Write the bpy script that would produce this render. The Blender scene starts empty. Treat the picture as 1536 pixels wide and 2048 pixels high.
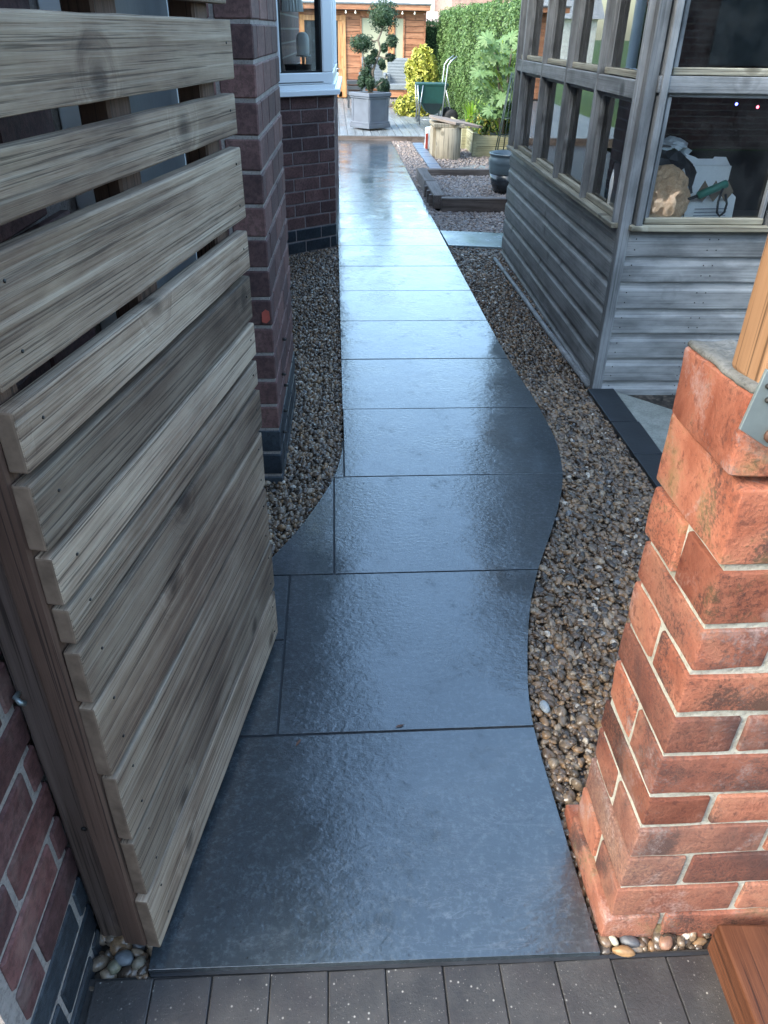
import bpy, bmesh, math, random
import numpy as np
from mathutils import Vector, Matrix
R = math.radians
rng = np.random.default_rng(7)
random.seed(7)
sc = bpy.context.scene
col = sc.collection

# ------------------------------------------------------------------ camera
cam = bpy.data.cameras.new('camera'); camo = bpy.data.objects.new('camera', cam); col.objects.link(camo)
yaw, pit, rol = R(3.797), R(32.721), R(.9637)
fw = Vector((math.sin(yaw)*math.cos(pit), math.cos(yaw)*math.cos(pit), -math.sin(pit)))
rt = Vector((math.cos(yaw), -math.sin(yaw), 0)); up = rt.cross(fw)
r2 = rt*math.cos(rol)+up*math.sin(rol); u2 = up*math.cos(rol)-rt*math.sin(rol)
m = Matrix((r2, u2, -fw)).transposed().to_4x4(); m.translation = (-.0104, -2.4758, 1.4317)
camo.matrix_world = m
cam.sensor_fit = 'VERTICAL'; cam.sensor_height = 36; cam.lens = 1500/2048*36
cam.clip_start = .02; cam.clip_end = 600
sc.camera = camo
# ------------------------------------------------------------------ sky, sun, exposure
SUN_EL, SUN_AZ = 40, 238          # azimuth of the sun, clockwise from +Y
w = bpy.data.worlds.new('World'); sc.world = w; w.use_nodes = True
wn = w.node_tree
sky = wn.nodes.new('ShaderNodeTexSky'); sky.sky_type = 'NISHITA'; sky.sun_disc = False
sky.sun_elevation = R(SUN_EL); sky.sun_rotation = R(SUN_AZ)
sky.air_density = 1.0; sky.dust_density = 1.6; sky.ozone_density = .6
bg = wn.nodes['Background']; bg.inputs['Strength'].default_value = .15
tint = wn.nodes.new('ShaderNodeMix'); tint.data_type = 'RGBA'; tint.blend_type = 'MULTIPLY'; tint.inputs[0].default_value = 1
tint.inputs[7].default_value = (.95, 1.03, .98, 1)         # even cool-green cast of the whole sky
wn.links.new(sky.outputs[0], tint.inputs[6]); wn.links.new(tint.outputs[2], bg.inputs['Color'])
sun = bpy.data.lights.new('sun', 'SUN'); suno = bpy.data.objects.new('sun', sun); col.objects.link(suno)
sun.energy = .85; sun.angle = R(30); sun.color = (1, .95, .88)
sd = Vector((math.sin(R(SUN_AZ))*math.cos(R(SUN_EL)), math.cos(R(SUN_AZ))*math.cos(R(SUN_EL)), math.sin(R(SUN_EL))))
suno.rotation_euler = (-sd).to_track_quat('-Z', 'Y').to_euler(); suno.location = (-4, -8, 9)
sc.view_settings.view_transform = 'Standard'; sc.view_settings.look = 'None'
sc.view_settings.exposure = 2.7; sc.view_settings.gamma = 1; sc.view_settings.use_curve_mapping = False

# ------------------------------------------------------------------ node helpers
class G:
    def __init__(s, name):
        s.m = bpy.data.materials.new(name); s.m.use_nodes = True; s.t = s.m.node_tree
        s.t.nodes.clear(); s.out = s.t.nodes.new('ShaderNodeOutputMaterial')
    def n(s, typ, props=None, **ins):
        nd = s.t.nodes.new('ShaderNode'+typ)
        for k, v in (props or {}).items(): setattr(nd, k, v)
        for k, v in ins.items():
            key = int(k[1:]) if k[0] == 'i' and k[1:].isdigit() else k.replace('_', ' ')
            s.put(nd.inputs[key], v)
        return nd
    def put(s, sock, v):
        if isinstance(v, bpy.types.NodeSocket): s.t.links.new(v, sock)
        elif hasattr(v, 'outputs'): s.t.links.new(v.outputs[0], sock)
        else: sock.default_value = v
    def ramp(s, fac, stops, interp='LINEAR'):
        nd = s.t.nodes.new('ShaderNodeValToRGB'); s.put(nd.inputs[0], fac)
        cr = nd.color_ramp; cr.interpolation = interp
        while len(cr.elements) < len(stops): cr.elements.new(.5)
        for e, (p, c) in zip(cr.elements, stops):
            e.position = p; e.color = (c, c, c, 1) if isinstance(c, (int, float)) else tuple(c)+(1,)
        return nd
    def mix(s, f, a, b, mode='MIX'):
        nd = s.t.nodes.new('ShaderNodeMix'); nd.data_type = 'RGBA'; nd.blend_type = mode
        def c(v): return tuple(v)+(1,) if isinstance(v, (tuple, list)) and len(v) == 3 else v
        s.put(nd.inputs[0], f); s.put(nd.inputs[6], c(a)); s.put(nd.inputs[7], c(b)); return nd.outputs[2]
    def math(s, op, a, b=0.0, c=None):
        nd = s.t.nodes.new('ShaderNodeMath'); nd.operation = op
        s.put(nd.inputs[0], a); s.put(nd.inputs[1], b)
        if c is not None: s.put(nd.inputs[2], c)
        return nd.outputs[0]
    def coord(s, scale=(1, 1, 1), rand=True, kind='Object'):
        tc = s.n('TexCoord').outputs[kind]
        if rand:
            oi = s.n('ObjectInfo').outputs['Random']
            sh = s.n('VectorMath', {'operation': 'SCALE'}, i0=(37.1, 53.7, 29.3)); s.put(sh.inputs['Scale'], oi)
            tc = s.n('VectorMath', {'operation': 'ADD'}, i0=tc, i1=sh).outputs[0]
        mp = s.n('Mapping', Vector=tc); mp.inputs['Scale'].default_value = scale
        return mp.outputs[0]
    def noise(s, v, scale, detail=4, rough=.55, dist=0):
        return s.n('TexNoise', Vector=v, Scale=scale, Detail=detail, Roughness=rough, Distortion=dist).outputs[0]
    def bump(s, h, strength, dist=.01, normal=None):
        nd = s.n('Bump', Height=h, Strength=strength, Distance=dist)
        if normal is not None: s.put(nd.inputs['Normal'], normal)
        return nd.outputs[0]
    def bsdf(s, color, rough=.6, normal=None, spec=.5, metal=0.0, **kw):
        b = s.n('BsdfPrincipled'); s.put(b.inputs['Base Color'], tuple(color)+(1,) if isinstance(color, tuple) and len(color) == 3 else color)
        s.put(b.inputs['Roughness'], rough); s.put(b.inputs['Specular IOR Level'], spec); s.put(b.inputs['Metallic'], metal)
        if normal is not None: s.put(b.inputs['Normal'], normal)
        for k, v in kw.items(): s.put(b.inputs[k.replace('_', ' ')], v)
        s.t.links.new(b.outputs[0], s.out.inputs[0]); return s.m

MAT = {}
def plain(name, c, rough=.6, var=.25, scale=8, spec=.4, bump=.1, metal=0.0, bscale=60):
    g = G(name); v = g.coord(); n = g.noise(v, scale, 6)
    cc = g.mix(g.ramp(n, [(.3, 0), (.7, 1)]).outputs[0], tuple(x*(1-var) for x in c), tuple(min(1, x*(1+var)) for x in c))
    h = g.noise(v, bscale, 4)
    MAT[name] = g.bsdf(cc, rough, g.bump(h, bump, .004), spec, metal)
    return MAT[name]

def wood(name, dark, mid, light, rough=.75, axis=0, fine=1.0, bump=.5, knots=True, tint=.25, patch=.5, wk=(.45, .3, .25), damp=0, crack=.75):
    g = G(name)
    def ax(a, b): s = [b, b, b]; s[axis] = a; return tuple(s)
    base = g.coord()
    def mp(s): nd = g.n('Mapping', Vector=base); nd.inputs['Scale'].default_value = s; return nd.outputs[0]
    kd = None
    v1 = mp(ax(.55, 11*fine)); v2 = mp(ax(1.1, 80*fine)); v3 = mp(ax(3.0, 7.0)); v4 = mp(ax(2.2, 230*fine))
    if knots:
        if knots == 'face':
            sp3 = g.n('SeparateXYZ', Vector=base); cv = g.n('CombineXYZ', X=sp3.outputs[0], Y=sp3.outputs[2])
            vo = g.n('TexVoronoi', {'feature': 'F1', 'voronoi_dimensions': '2D'}, Vector=cv, Scale=4.3, Randomness=1.0)
            keep = g.ramp(g.n('SeparateColor', Color=vo.outputs['Color']).outputs[0], [(.4, 1.0), (.42, 0.0)]).outputs[0]
            d = g.math('ADD', g.math('ADD', vo.outputs['Distance'], keep), g.math('MULTIPLY', g.math('SUBTRACT', g.noise(base, 40, 3), .5), .05))
        else:
            vo = g.n('TexVoronoi', {'feature': 'F1'}, Vector=mp((4.6, 4.6, 4.6)), Scale=1.0, Randomness=1.0)
            d = vo.outputs['Distance']
        kmask = g.ramp(d, [(.05, 1), (.30, 0)]).outputs[0]
        wv = g.n('VectorMath', {'operation': 'SCALE'}, i0=(1, 1, 1)); g.put(wv.inputs['Scale'], g.math('MULTIPLY', kmask, 1.6))
        v1 = g.n('VectorMath', {'operation': 'ADD'}, i0=v1, i1=wv).outputs[0]
        kcore = g.ramp(d, [(.04, 1), (.13, 0)] if knots == 'face' else [(.08, 1), (.19, 0)]).outputs[0]
        krings = g.math('MULTIPLY', g.math('SINE', g.math('MULTIPLY', d, 110 if knots == 'face' else 60)), kmask)
    n1 = g.noise(v1, 1, 5, .55, .5); n2 = g.noise(v2, 1, 4, .6, .15); n3 = g.noise(v3, 1, 5, .6); n4 = g.noise(v4, 1, 3, .6)
    f = g.math('ADD', g.math('ADD', g.math('MULTIPLY', n1, wk[0]), g.math('MULTIPLY', n2, wk[1])), g.math('MULTIPLY', n3, wk[2]))
    c = g.ramp(f, [(.39, dark), (.49, mid), (.6, light)]).outputs[0]
    pat = g.ramp(n3, [(.42, 0), (.62, patch)]).outputs[0]
    c = g.mix(pat, c, g.mix(.5, mid, light))
    pat2 = g.ramp(g.noise(mp(ax(2.0, 5)), 1.7, 6, .65), [(.5, 0), (.68, patch*1.3)]).outputs[0]
    c = g.mix(pat2, c, g.mix(g.ramp(n2, [(.4, 0), (.6, 1)]).outputs[0], dark, mid))
    c = g.mix(g.ramp(n4, [(.38, crack), (.455, 0)]).outputs[0], c, tuple(x*.4 for x in dark))
    if knots:
        c = g.mix(g.math('MULTIPLY', kcore, .85), c, tuple(x*.5 for x in dark))
        c = g.mix(g.math('MULTIPLY', g.math('MAXIMUM', krings, 0.0), .2), c, dark)
    if damp:
        ds = g.noise(mp(ax(2.6, 6)), 1.3, 7, .7, .6)
        c = g.mix(g.math('MULTIPLY', g.ramp(ds, [(.47, 0), (.62, 1)]).outputs[0], damp), c, (.085, .052, .034))
        gs = g.noise(mp(ax(3.1, 5)), 1.1, 6, .65, .4)
        c = g.mix(g.math('MULTIPLY', g.ramp(gs, [(.54, 0), (.68, 1)]).outputs[0], damp*.35), c, (.17, .16, .085))
        ps = g.noise(mp(ax(1.3, 75)), 1.0, 6, .7, .2)
        c = g.mix(g.math('MULTIPLY', g.ramp(ps, [(.52, 0), (.66, 1)]).outputs[0], .3), c, (.45, .385, .31))
    oi = g.n('ObjectInfo').outputs['Random']
    c = g.mix(1.0, c, g.ramp(oi, [(0, 1-tint), (.5, 1), (1, 1+tint)]).outputs[0], 'MULTIPLY')
    h = g.math('ADD', g.math('MULTIPLY', n2, .7), g.math('MULTIPLY', n4, .5))
    h = g.math('ADD', h, g.math('MULTIPLY', n1, .5))
    MAT[name] = g.bsdf(c, g.ramp(n3, [(.3, rough-.12), (.7, rough+.1)]).outputs[0], g.bump(h, bump, .004), .35)
    return MAT[name]

# ------------------------------------------------------------------ materials
# wet slate-look porcelain slabs
g = G('wet_slab'); v = g.coord(); vw = g.coord(rand=False)
geo = g.n('NewGeometry').outputs['Position']
n1 = g.noise(v, 3.5, 8, .65, .6); n2 = g.noise(v, 70, 8, .75); n3 = g.noise(v, 260, 4, .6)
c = g.ramp(n1, [(.3, (.009, .014, .018)), (.52, (.018, .026, .032)), (.72, (.034, .045, .053))]).outputs[0]
c = g.mix(g.ramp(n2, [(.5, 0), (.7, .65)]).outputs[0], c, (.08, .097, .11))
c = g.mix(g.ramp(n2, [(.3, .7), (.42, 0)]).outputs[0], c, (.012, .014, .018))
spk = g.n('TexVoronoi', {'feature': 'F1'}, Vector=v, Scale=42.0, Randomness=1.0)
c = g.mix(g.ramp(g.math('ADD', spk.outputs['Distance'], g.math('MULTIPLY', n2, .25)), [(.17, .9), (.27, 0)]).outputs[0], c, (.007, .008, .01))
vein = g.n('Mapping', Vector=v); vein.inputs['Scale'].default_value = (3, 9, 3); vein.inputs['Rotation'].default_value = (0, 0, .6)
nv = g.noise(vein.outputs[0], .8, 8, .7, 1.0)
c = g.mix(g.ramp(nv, [(.492, 0), (.5, .3), (.508, 0)]).outputs[0], c, (.12, .13, .145))
wet = g.math('ADD', g.math('MULTIPLY', g.noise(geo, 2.6, 6, .62, .4), .8), g.math('MULTIPLY', g.noise(geo, 24, 5, .65), .2))
dry = g.ramp(wet, [(.41, 0), (.57, 1)]).outputs[0]
h = g.math('ADD', g.math('MULTIPLY', n3, .35), g.math('MULTIPLY', n2, .8))
h = g.math('ADD', h, g.ramp(spk.outputs['Distance'], [(.0, -.35), (.16, 0)]).outputs[0])
b1 = g.bump(h, .5, .004)
rm = g.n('Mapping', Vector=geo); rm.inputs['Scale'].default_value = (50, 80, 40)
rip = g.noise(rm.outputs[0], 1, 2.5, .5, .4)
cs = g.n('Bump', Height=g.math('ADD', rip, g.math('MULTIPLY', h, .5)), Distance=.002); g.put(cs.inputs['Strength'], g.math('MULTIPLY_ADD', dry, .55, .14))
cs2 = g.bump(g.noise(geo, 7, 2, .5), .12, .008, cs.outputs[0])
pat = g.ramp(g.math('ADD', g.math('MULTIPLY', g.noise(geo, 8, 8, .75, .2), .7), g.math('MULTIPLY', n2, .3)), [(.55, 1.0), (.63, .45)]).outputs[0]
MAT['wet_slab'] = g.bsdf(c, .42, b1, .4, Coat_Weight=pat, Coat_Roughness=g.math('MULTIPLY_ADD', dry, .07, .012), Coat_IOR=2.0, Coat_Normal=cs2)
g = G('dry_pale_slab'); v = g.coord(); n1 = g.noise(v, 5, 6, .6)
c = g.ramp(n1, [(.3, (.12, .16, .17)), (.7, (.2, .25, .26))]).outputs[0]
MAT['pale_slab'] = g.bsdf(c, g.ramp(n1, [(.35, .15), (.7, .35)]).outputs[0], g.bump(g.noise(v, 60, 5), .15, .003), .5)
plain('grout', (.018, .02, .024), .6, .3, 30)
plain('mortar_bed', (.035, .032, .03), .8, .4, 25, bump=.5)
# pebbles: one colour per stone
def pebmat(name, k, wash, rough):
    g = G(name); isl = g.n('NewGeometry').outputs['Random Per Island']; v = g.coord(rand=False)
    st = [(0, (.045, .033, .025)), (.12, (.12, .082, .056)), (.26, (.09, .068, .05)), (.4, (.19, .13, .085)), (.54, (.1, .07, .05)), (.66, (.17, .13, .095)), (.78, (.235, .15, .085)), (.9, (.27, .21, .15)), (.975, (.46, .41, .35)), (.99, (.15, .155, .165))]
    st = [(p, tuple(min(.8, x*q*k*(1-wash)+wash*w_) for x, w_, q in zip(c, (.36, .31, .3), (1.04, .98, .92)))) for p, c in st]
    c = g.ramp(isl, st, 'CONSTANT').outputs[0]
    c = g.mix(g.ramp(g.noise(v, 120, 4), [(.35, .45), (.6, 0)]).outputs[0], c, tuple(.03*k for _ in range(3)))
    c = g.mix(g.ramp(g.noise(v, 260, 2), [(.6, 0), (.75, .3)]).outputs[0], c, (.3, .26, .2))
    MAT[name] = g.bsdf(c, rough, g.bump(g.noise(v, 300, 3), .12, .002), .5)
pebmat('pebble', 1.02, 0.0, .27); pebmat('pebble_pale', 1.2, .45, .6)  # second set for the far beds: colours washed paler, surface rougher
g = G('gravel_bed'); v = g.coord(rand=False); vo = g.n('TexVoronoi', {'feature': 'F1'}, Vector=v, Scale=55.0)
c = g.mix(1.0, g.ramp(vo.outputs['Color'], [(.1, (.02, .016, .012)), (.5, (.06, .047, .036)), (.9, (.13, .1, .08))]).outputs[0], g.ramp(vo.outputs['Distance'], [(.2, 1.0), (.7, .25)]).outputs[0], 'MULTIPLY')
MAT['gravel_bed'] = g.bsdf(c, .5, g.bump(vo.outputs['Distance'], -.8, .01))
g = G('lawn'); v = g.coord(rand=False); n = g.noise(v, 3, 8, .7)
MAT['lawn'] = g.bsdf(g.ramp(n, [(.3, (.035, .08, .015)), (.7, (.09, .16, .03))]).outputs[0], .8, g.bump(g.noise(v, 80, 4), .6, .02))

def brickmat(name, dark, mid, light, stain=(.3, .26, .22), stainw=.0, rough=.75, bump=.5):
    g = G(name); v = g.coord(); oi = g.n('ObjectInfo')
    n1 = g.noise(v, 9, 6, .6, .4); n2 = g.noise(v, 70, 6, .7); n3 = g.noise(v, 330, 3, .6)
    c = g.ramp(n1, [(.3, dark), (.5, mid), (.72, light)]).outputs[0]
    c = g.mix(g.ramp(n2, [(.42, .55), (.55, 0)]).outputs[0], c, tuple(x*.55 for x in dark))
    if stainw: c = g.mix(g.ramp(g.noise(v, 6, 7, .65, .6), [(.52, 0), (.72, stainw)]).outputs[0], c, stain)
    c = g.mix(1.0, c, g.ramp(oi.outputs['Random'], [(0, (.68, .7, .74)), (.5, (1, 1, 1)), (1, (1.28, 1.2, 1.16))]).outputs[0], 'MULTIPLY')
    c = g.mix(1.0, c, oi.outputs['Color'], 'MULTIPLY')
    h = g.math('ADD', g.math('MULTIPLY', n2, .7), g.math('MULTIPLY', n3, .4))
    MAT[name] = g.bsdf(c, rough, g.bump(h, bump, .004), .35)
brickmat('house_brick', (.08, .042, .04), (.125, .065, .06), (.18, .1, .09))
brickmat('wall_brick', (.075, .032, .031), (.115, .05, .047), (.16, .078, .072), stainw=.25)
brickmat('blue_brick', (.022, .027, .034), (.034, .042, .052), (.055, .065, .075), rough=.45)
# old red pillar bricks with soot, lime bloom and algae
g = G('pillar_brick'); v = g.coord(); oi = g.n('ObjectInfo')
n1 = g.noise(v, 8, 7, .62, .7); n2 = g.noise(v, 55, 7, .72); n3 = g.noise(v, 300, 4, .65)
c = g.ramp(n1, [(.28, (.27, .078, .042)), (.5, (.43, .16, .095)), (.72, (.53, .245, .155))]).outputs[0]
nf = g.noise(v, 170, 5, .75)
soot = g.math('ADD', g.math('ADD', g.noise(v, 4.5, 6, .6, .6), g.math('MULTIPLY', g.math('SUBTRACT', nf, .5), .6)), g.math('MULTIPLY', g.math('SUBTRACT', n2, .5), .2))
c = g.mix(g.ramp(soot, [(.52, 0), (.64, .85)]).outputs[0], c, (.06, .04, .037))
blm = g.math('ADD', g.noise(v, 9, 8, .65, .6), g.math('MULTIPLY', g.math('SUBTRACT', nf, .5), .4))
c = g.mix(g.ramp(blm, [(.55, 0), (.7, .55)]).outputs[0], c, (.58, .44, .4))
c = g.mix(g.ramp(n2, [(.36, .6), (.46, 0)]).outputs[0], c, (.1, .038, .03))
alg = g.n('SeparateColor', Color=oi.outputs['Color']).outputs[1]
c = g.mix(g.math('MULTIPLY', g.ramp(g.math('ADD', g.noise(v, 8, 7, .65, .5), g.math('MULTIPLY', g.math('SUBTRACT', nf, .5), .3)), [(.52, 0), (.66, .7)]).outputs[0], alg), c, (.2, .165, .07))
dk = g.n('SeparateColor', Color=oi.outputs['Color']).outputs[2]
c = g.mix(g.math('MULTIPLY', dk, g.ramp(nf, [(.35, 1.0), (.65, .45)]).outputs[0]), c, (.075, .045, .042))
c = g.mix(1.0, c, g.ramp(oi.outputs['Random'], [(0, (.55, .5, .5)), (.35, (.9, .85, .85)), (.7, (1, 1, 1)), (1, (1.12, 1.3, 1.35))]).outputs[0], 'MULTIPLY')
h = g.math('ADD', g.math('MULTIPLY', n2, .8), g.math('MULTIPLY', nf, .7))
MAT['pillar_brick'] = g.bsdf(c, .9, g.bump(h, .8, .006), .2)
def mortarmat(name, a, b):
    g = G(name); v = g.coord(); n = g.noise(v, 14, 7, .7); n2 = g.noise(v, 140, 4, .7)
    c = g.ramp(n, [(.3, a), (.7, b)]).outputs[0]
    c = g.mix(g.ramp(n2, [(.35, .5), (.5, 0)]).outputs[0], c, tuple(x*.5 for x in a))
    MAT[name] = g.bsdf(c, .9, g.bump(g.math('ADD', n2, n), .6, .006), .2)
mortarmat('mortar', (.22, .19, .175), (.36, .32, .3))
mortarmat('lime_mortar', (.26, .24, .19), (.5, .48, .42))
mortarmat('bay_mortar', (.18, .15, .145), (.29, .25, .24))
mortarmat('cement_cap', (.09, .088, .08), (.2, .195, .18))
mortarmat('concrete', (.18, .19, .17), (.3, .31, .28))
# far wall of the house above the modelled courses
g = G('brick_course'); tc = g.n('TexCoord').outputs['Object']; sx = g.n('SeparateXYZ', Vector=tc)
cb = g.n('CombineXYZ', X=g.math('ADD', sx.outputs[0], sx.outputs[1]), Y=sx.outputs[2])
bt = g.n('TexBrick', Vector=cb, Color1=(.12, .055, .05, 1), Color2=(.075, .036, .036, 1), Mortar=(.22, .19, .17, 1), Scale=1.0)
bt.inputs['Mortar Size'].default_value = .006; bt.inputs['Brick Width'].default_value = .235; bt.inputs['Row Height'].default_value = .09
MAT['brick_course'] = g.bsdf(bt.outputs[0], .8)

wood('gate_wood', (.075, .046, .031), (.18, .125, .087), (.32, .255, .19), .85, fine=1.3, bump=.7, tint=.38, patch=.4, wk=(.28, .32, .4), damp=.22, knots='face')
plain('gate_end', (.15, .105, .075), .85, .3, 30, .2, .25, bscale=45)
wood('gate_frame', (.05, .027, .018), (.085, .047, .032), (.12, .07, .05), .75, axis=2, bump=.4, tint=.05, patch=.3)
wood('post_wood', (.06, .037, .028), (.1, .066, .05), (.15, .105, .085), .75, axis=2, bump=.5, tint=.05, patch=.4)
wood('shed_wood', (.115, .12, .122), (.205, .213, .215), (.35, .36, .36), .62, axis=0, bump=.4, tint=.16, patch=.55, wk=(.2, .2, .6), crack=.35)
wood('shed_trim', (.1, .104, .106), (.18, .188, .193), (.32, .33, .335), .65, axis=0, bump=.5, tint=.12, patch=.5, wk=(.2, .2, .6), crack=.35)
wood('sill_wood', (.16, .14, .1), (.27, .25, .19), (.4, .38, .3), .7, axis=0, bump=.7, tint=.1)
wood('orange_wood', (.15, .075, .035), (.23, .12, .06), (.29, .16, .085), .6, axis=2, fine=.7, bump=.25, tint=.05, patch=.3)
wood('red_timber', (.04, .014, .007), (.095, .032, .014), (.14, .052, .024), .55, axis=1, fine=.8, bump=.6, tint=.05, patch=.3)
wood('cedar', (.2, .075, .035), (.34, .145, .075), (.45, .22, .12), .6, axis=0, fine=.5, bump=.3, tint=.22)
wood('cedar_frame', (.38, .16, .06), (.52, .25, .1), (.6, .32, .15), .55, axis=2, fine=.5, bump=.2, tint=.05)
wood('sleeper', (.07, .05, .042), (.12, .092, .078), (.2, .165, .15), .75, axis=0, bump=.5, tint=.15)
wood('deck_wood', (.11, .122, .13), (.17, .188, .198), (.25, .27, .28), .4, axis=1, fine=.6, bump=.3, tint=.1, knots=False)
wood('bed_wood', (.2, .18, .1), (.32, .3, .18), (.42, .4, .27), .75, axis=0, bump=.4, tint=.12)
wood('bench_wood', (.22, .18, .125), (.31, .26, .19), (.38, .33, .25), .75, axis=2, fine=.35, bump=.3, tint=.08)
plain('upvc', (.84, .87, .88), .25, .03, 3, .5, .02)
plain('gasket', (.012, .013, .014), .5)
plain('dark_room', (.05, .05, .048), .9)
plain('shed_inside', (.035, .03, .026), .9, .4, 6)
plain('door_dark', (.035, .04, .045), .5)
plain('galvanised', (.32, .37, .37), .45, .25, 14, .5, .15, .75)
plain('rust', (.12, .06, .04), .7, .4, 30, metal=.3)
plain('steel_tube', (.38, .4, .42), .3, .15, 10, .5, .05, .8)
plain('green_canvas', (.008, .055, .045), .6, .2, 12, .4, .2)
plain('dark_canvas', (.006, .018, .02), .6)
plain('rubber', (.015, .015, .016), .6)
plain('planter_grey', (.115, .13, .16), .55, .12, 6, .4, .1)
plain('cream', (.36, .35, .24), .6, .05)
plain('black_glaze', (.02, .024, .03), .25, .3, 5, .6, .05)
plain('blue_glaze', (.075, .1, .115), .3, .2, 5, .6, .05)
plain('rattan', (.17, .19, .205), .5, .15, 30, .4, .3)
plain('bbq_grey', (.05, .055, .06), .4)
plain('wire', (.02, .035, .035), .5)
plain('stone_flag', (.24, .19, .16), .8, .2, 6, .3, .5)
plain('white_plastic', (.75, .76, .74), .35, .05, 5)
plain('bag_red', (.3, .05, .035), .4)
plain('bag_green', (.03, .2, .08), .4)
plain('bulb', (.75, .7, .6), .3)
plain('white_card', (.82, .84, .85), .7, .06, 5)
plain('brown_card', (.2, .145, .095), .8, .15, 8)
plain('print_blue', (.16, .19, .25), .7)
plain('green_plastic', (.03, .2, .14), .4, .1)
plain('black_plastic', (.012, .012, .014), .45)
plain('grey_sheet', (.5, .55, .58), .35, .15, 9, .5, .4, bscale=20)
plain('far_render', (.55, .56, .56), .8)
plain('far_brick', (.3, .2, .17), .85)
plain('far_roof', (.42, .3, .27), .8, .15)
plain('far_grey_roof', (.32, .34, .36), .8)
plain('far_dark', (.1, .11, .12), .7)
plain('slate_edge', (.016, .02, .025), .4, .25, 10, .5, .15)
plain('blue_paver', (.12, .16, .22), .35, .2, 9, .5, .2)
plain('screw', (.02, .018, .016), .6)
# brown paper
g = G('brown_paper'); v = g.coord(); n = g.noise(v, 9, 5, .6, .8)
MAT['brown_paper'] = g.bsdf(g.ramp(n, [(.3, (.6, .36, .2)), (.7, (.8, .56, .36))]).outputs[0], .6, g.bump(g.noise(v, 26, 4, .6, 1.2), .6, .01), .4)
# concrete setts with pale aggregate
g = G('sett'); v = g.coord(); n = g.noise(v, 12, 6, .65)
c = g.ramp(n, [(.3, (.028, .027, .027)), (.7, (.062, .057, .053))]).outputs[0]
vo = g.n('TexVoronoi', {'feature': 'F1'}, Vector=v, Scale=85.0)
sp = g.math('MULTIPLY', g.ramp(vo.outputs['Distance'], [(.09, 1), (.2, 0)]).outputs[0], g.ramp(g.n('SeparateColor', Color=vo.outputs['Color']).outputs[0], [(.74, 0), (.79, .9)]).outputs[0])
c = g.mix(sp, c, (.32, .3, .27))
vo2 = g.n('TexVoronoi', {'feature': 'F1'}, Vector=v, Scale=260.0)
sp2 = g.math('MULTIPLY', g.ramp(vo2.outputs['Distance'], [(.15, 1), (.28, 0)]).outputs[0], g.ramp(g.n('SeparateColor', Color=vo2.outputs['Color']).outputs[0], [(.8, 0), (.84, .6)]).outputs[0])
c = g.mix(sp2, c, (.25, .23, .2))
c = g.mix(g.ramp(g.noise(g.n('NewGeometry').outputs['Position'], 9, 6, .7), [(.45, 0), (.65, .6)]).outputs[0], c, (.035, .03, .03))
MAT['sett'] = g.bsdf(c, .32, g.bump(g.noise(v, 160, 5, .7), .5, .003), .45)
# glass
g = G('glass'); fr = g.n('Fresnel', IOR=1.5)
gl = g.n('BsdfGlossy', Color=(1, 1, 1, 1), Roughness=.01); tr = g.n('BsdfTransparent', Color=(.95, .97, .97, 1))
dirt = g.noise(g.coord(), 6, 6, .7); df = g.n('BsdfDiffuse', Color=(.3, .32, .32, 1))
mx = g.n('MixShader', i0=g.math('MULTIPLY', g.math('MINIMUM', g.math('MULTIPLY', fr, 1.15), 1.0), 1.0), i1=tr, i2=gl)
mx2 = g.n('MixShader', i0=g.ramp(dirt, [(.45, .0), (.8, .06)]).outputs[0], i1=mx, i2=df)
g.t.links.new(mx2.outputs[0], g.out.inputs[0]); MAT['glass'] = g.m
def foliage(name, a, b, c, rough=.5, trans=.25):
    g = G(name); isl = g.n('NewGeometry').outputs['Random Per Island']
    cc = g.ramp(isl, [(0, a), (.5, b), (1, c)]).outputs[0]
    bs = g.n('BsdfPrincipled'); g.put(bs.inputs['Base Color'], cc); bs.inputs['Roughness'].default_value = rough; bs.inputs['Specular IOR Level'].default_value = .4
    t = g.n('BsdfTranslucent', Color=cc); mx = g.n('MixShader', i0=trans, i1=bs, i2=t)
    g.t.links.new(mx.outputs[0], g.out.inputs[0]); MAT[name] = g.m
foliage('hedge_leaf', (.055, .11, .03), (.1, .18, .052), (.18, .275, .095))
foliage('topiary_leaf', (.018, .04, .022), (.035, .07, .036), (.065, .11, .055))
foliage('gold_leaf', (.22, .24, .03), (.4, .4, .06), (.55, .5, .12))
foliage('fatsia_leaf', (.06, .125, .04), (.115, .2, .07), (.2, .29, .12))
foliage('strap_leaf', (.1, .24, .02), (.2, .38, .03), (.34, .45, .05))
foliage('low_leaf', (.05, .13, .04), (.12, .2, .06), (.45, .36, .05))
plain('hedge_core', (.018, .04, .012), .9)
plain('bark', (.16, .13, .1), .85, .3, 20, .3, .5)
def emis(name, c, s):
    g = G(name); e = g.n('Emission', Color=tuple(c)+(1,), Strength=s); g.t.links.new(e.outputs[0], g.out.inputs[0]); MAT[name] = g.m
emis('led_blue', (.1, .12, 1), 2.5); emis('led_red', (1, .08, .12), 2.5)

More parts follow.
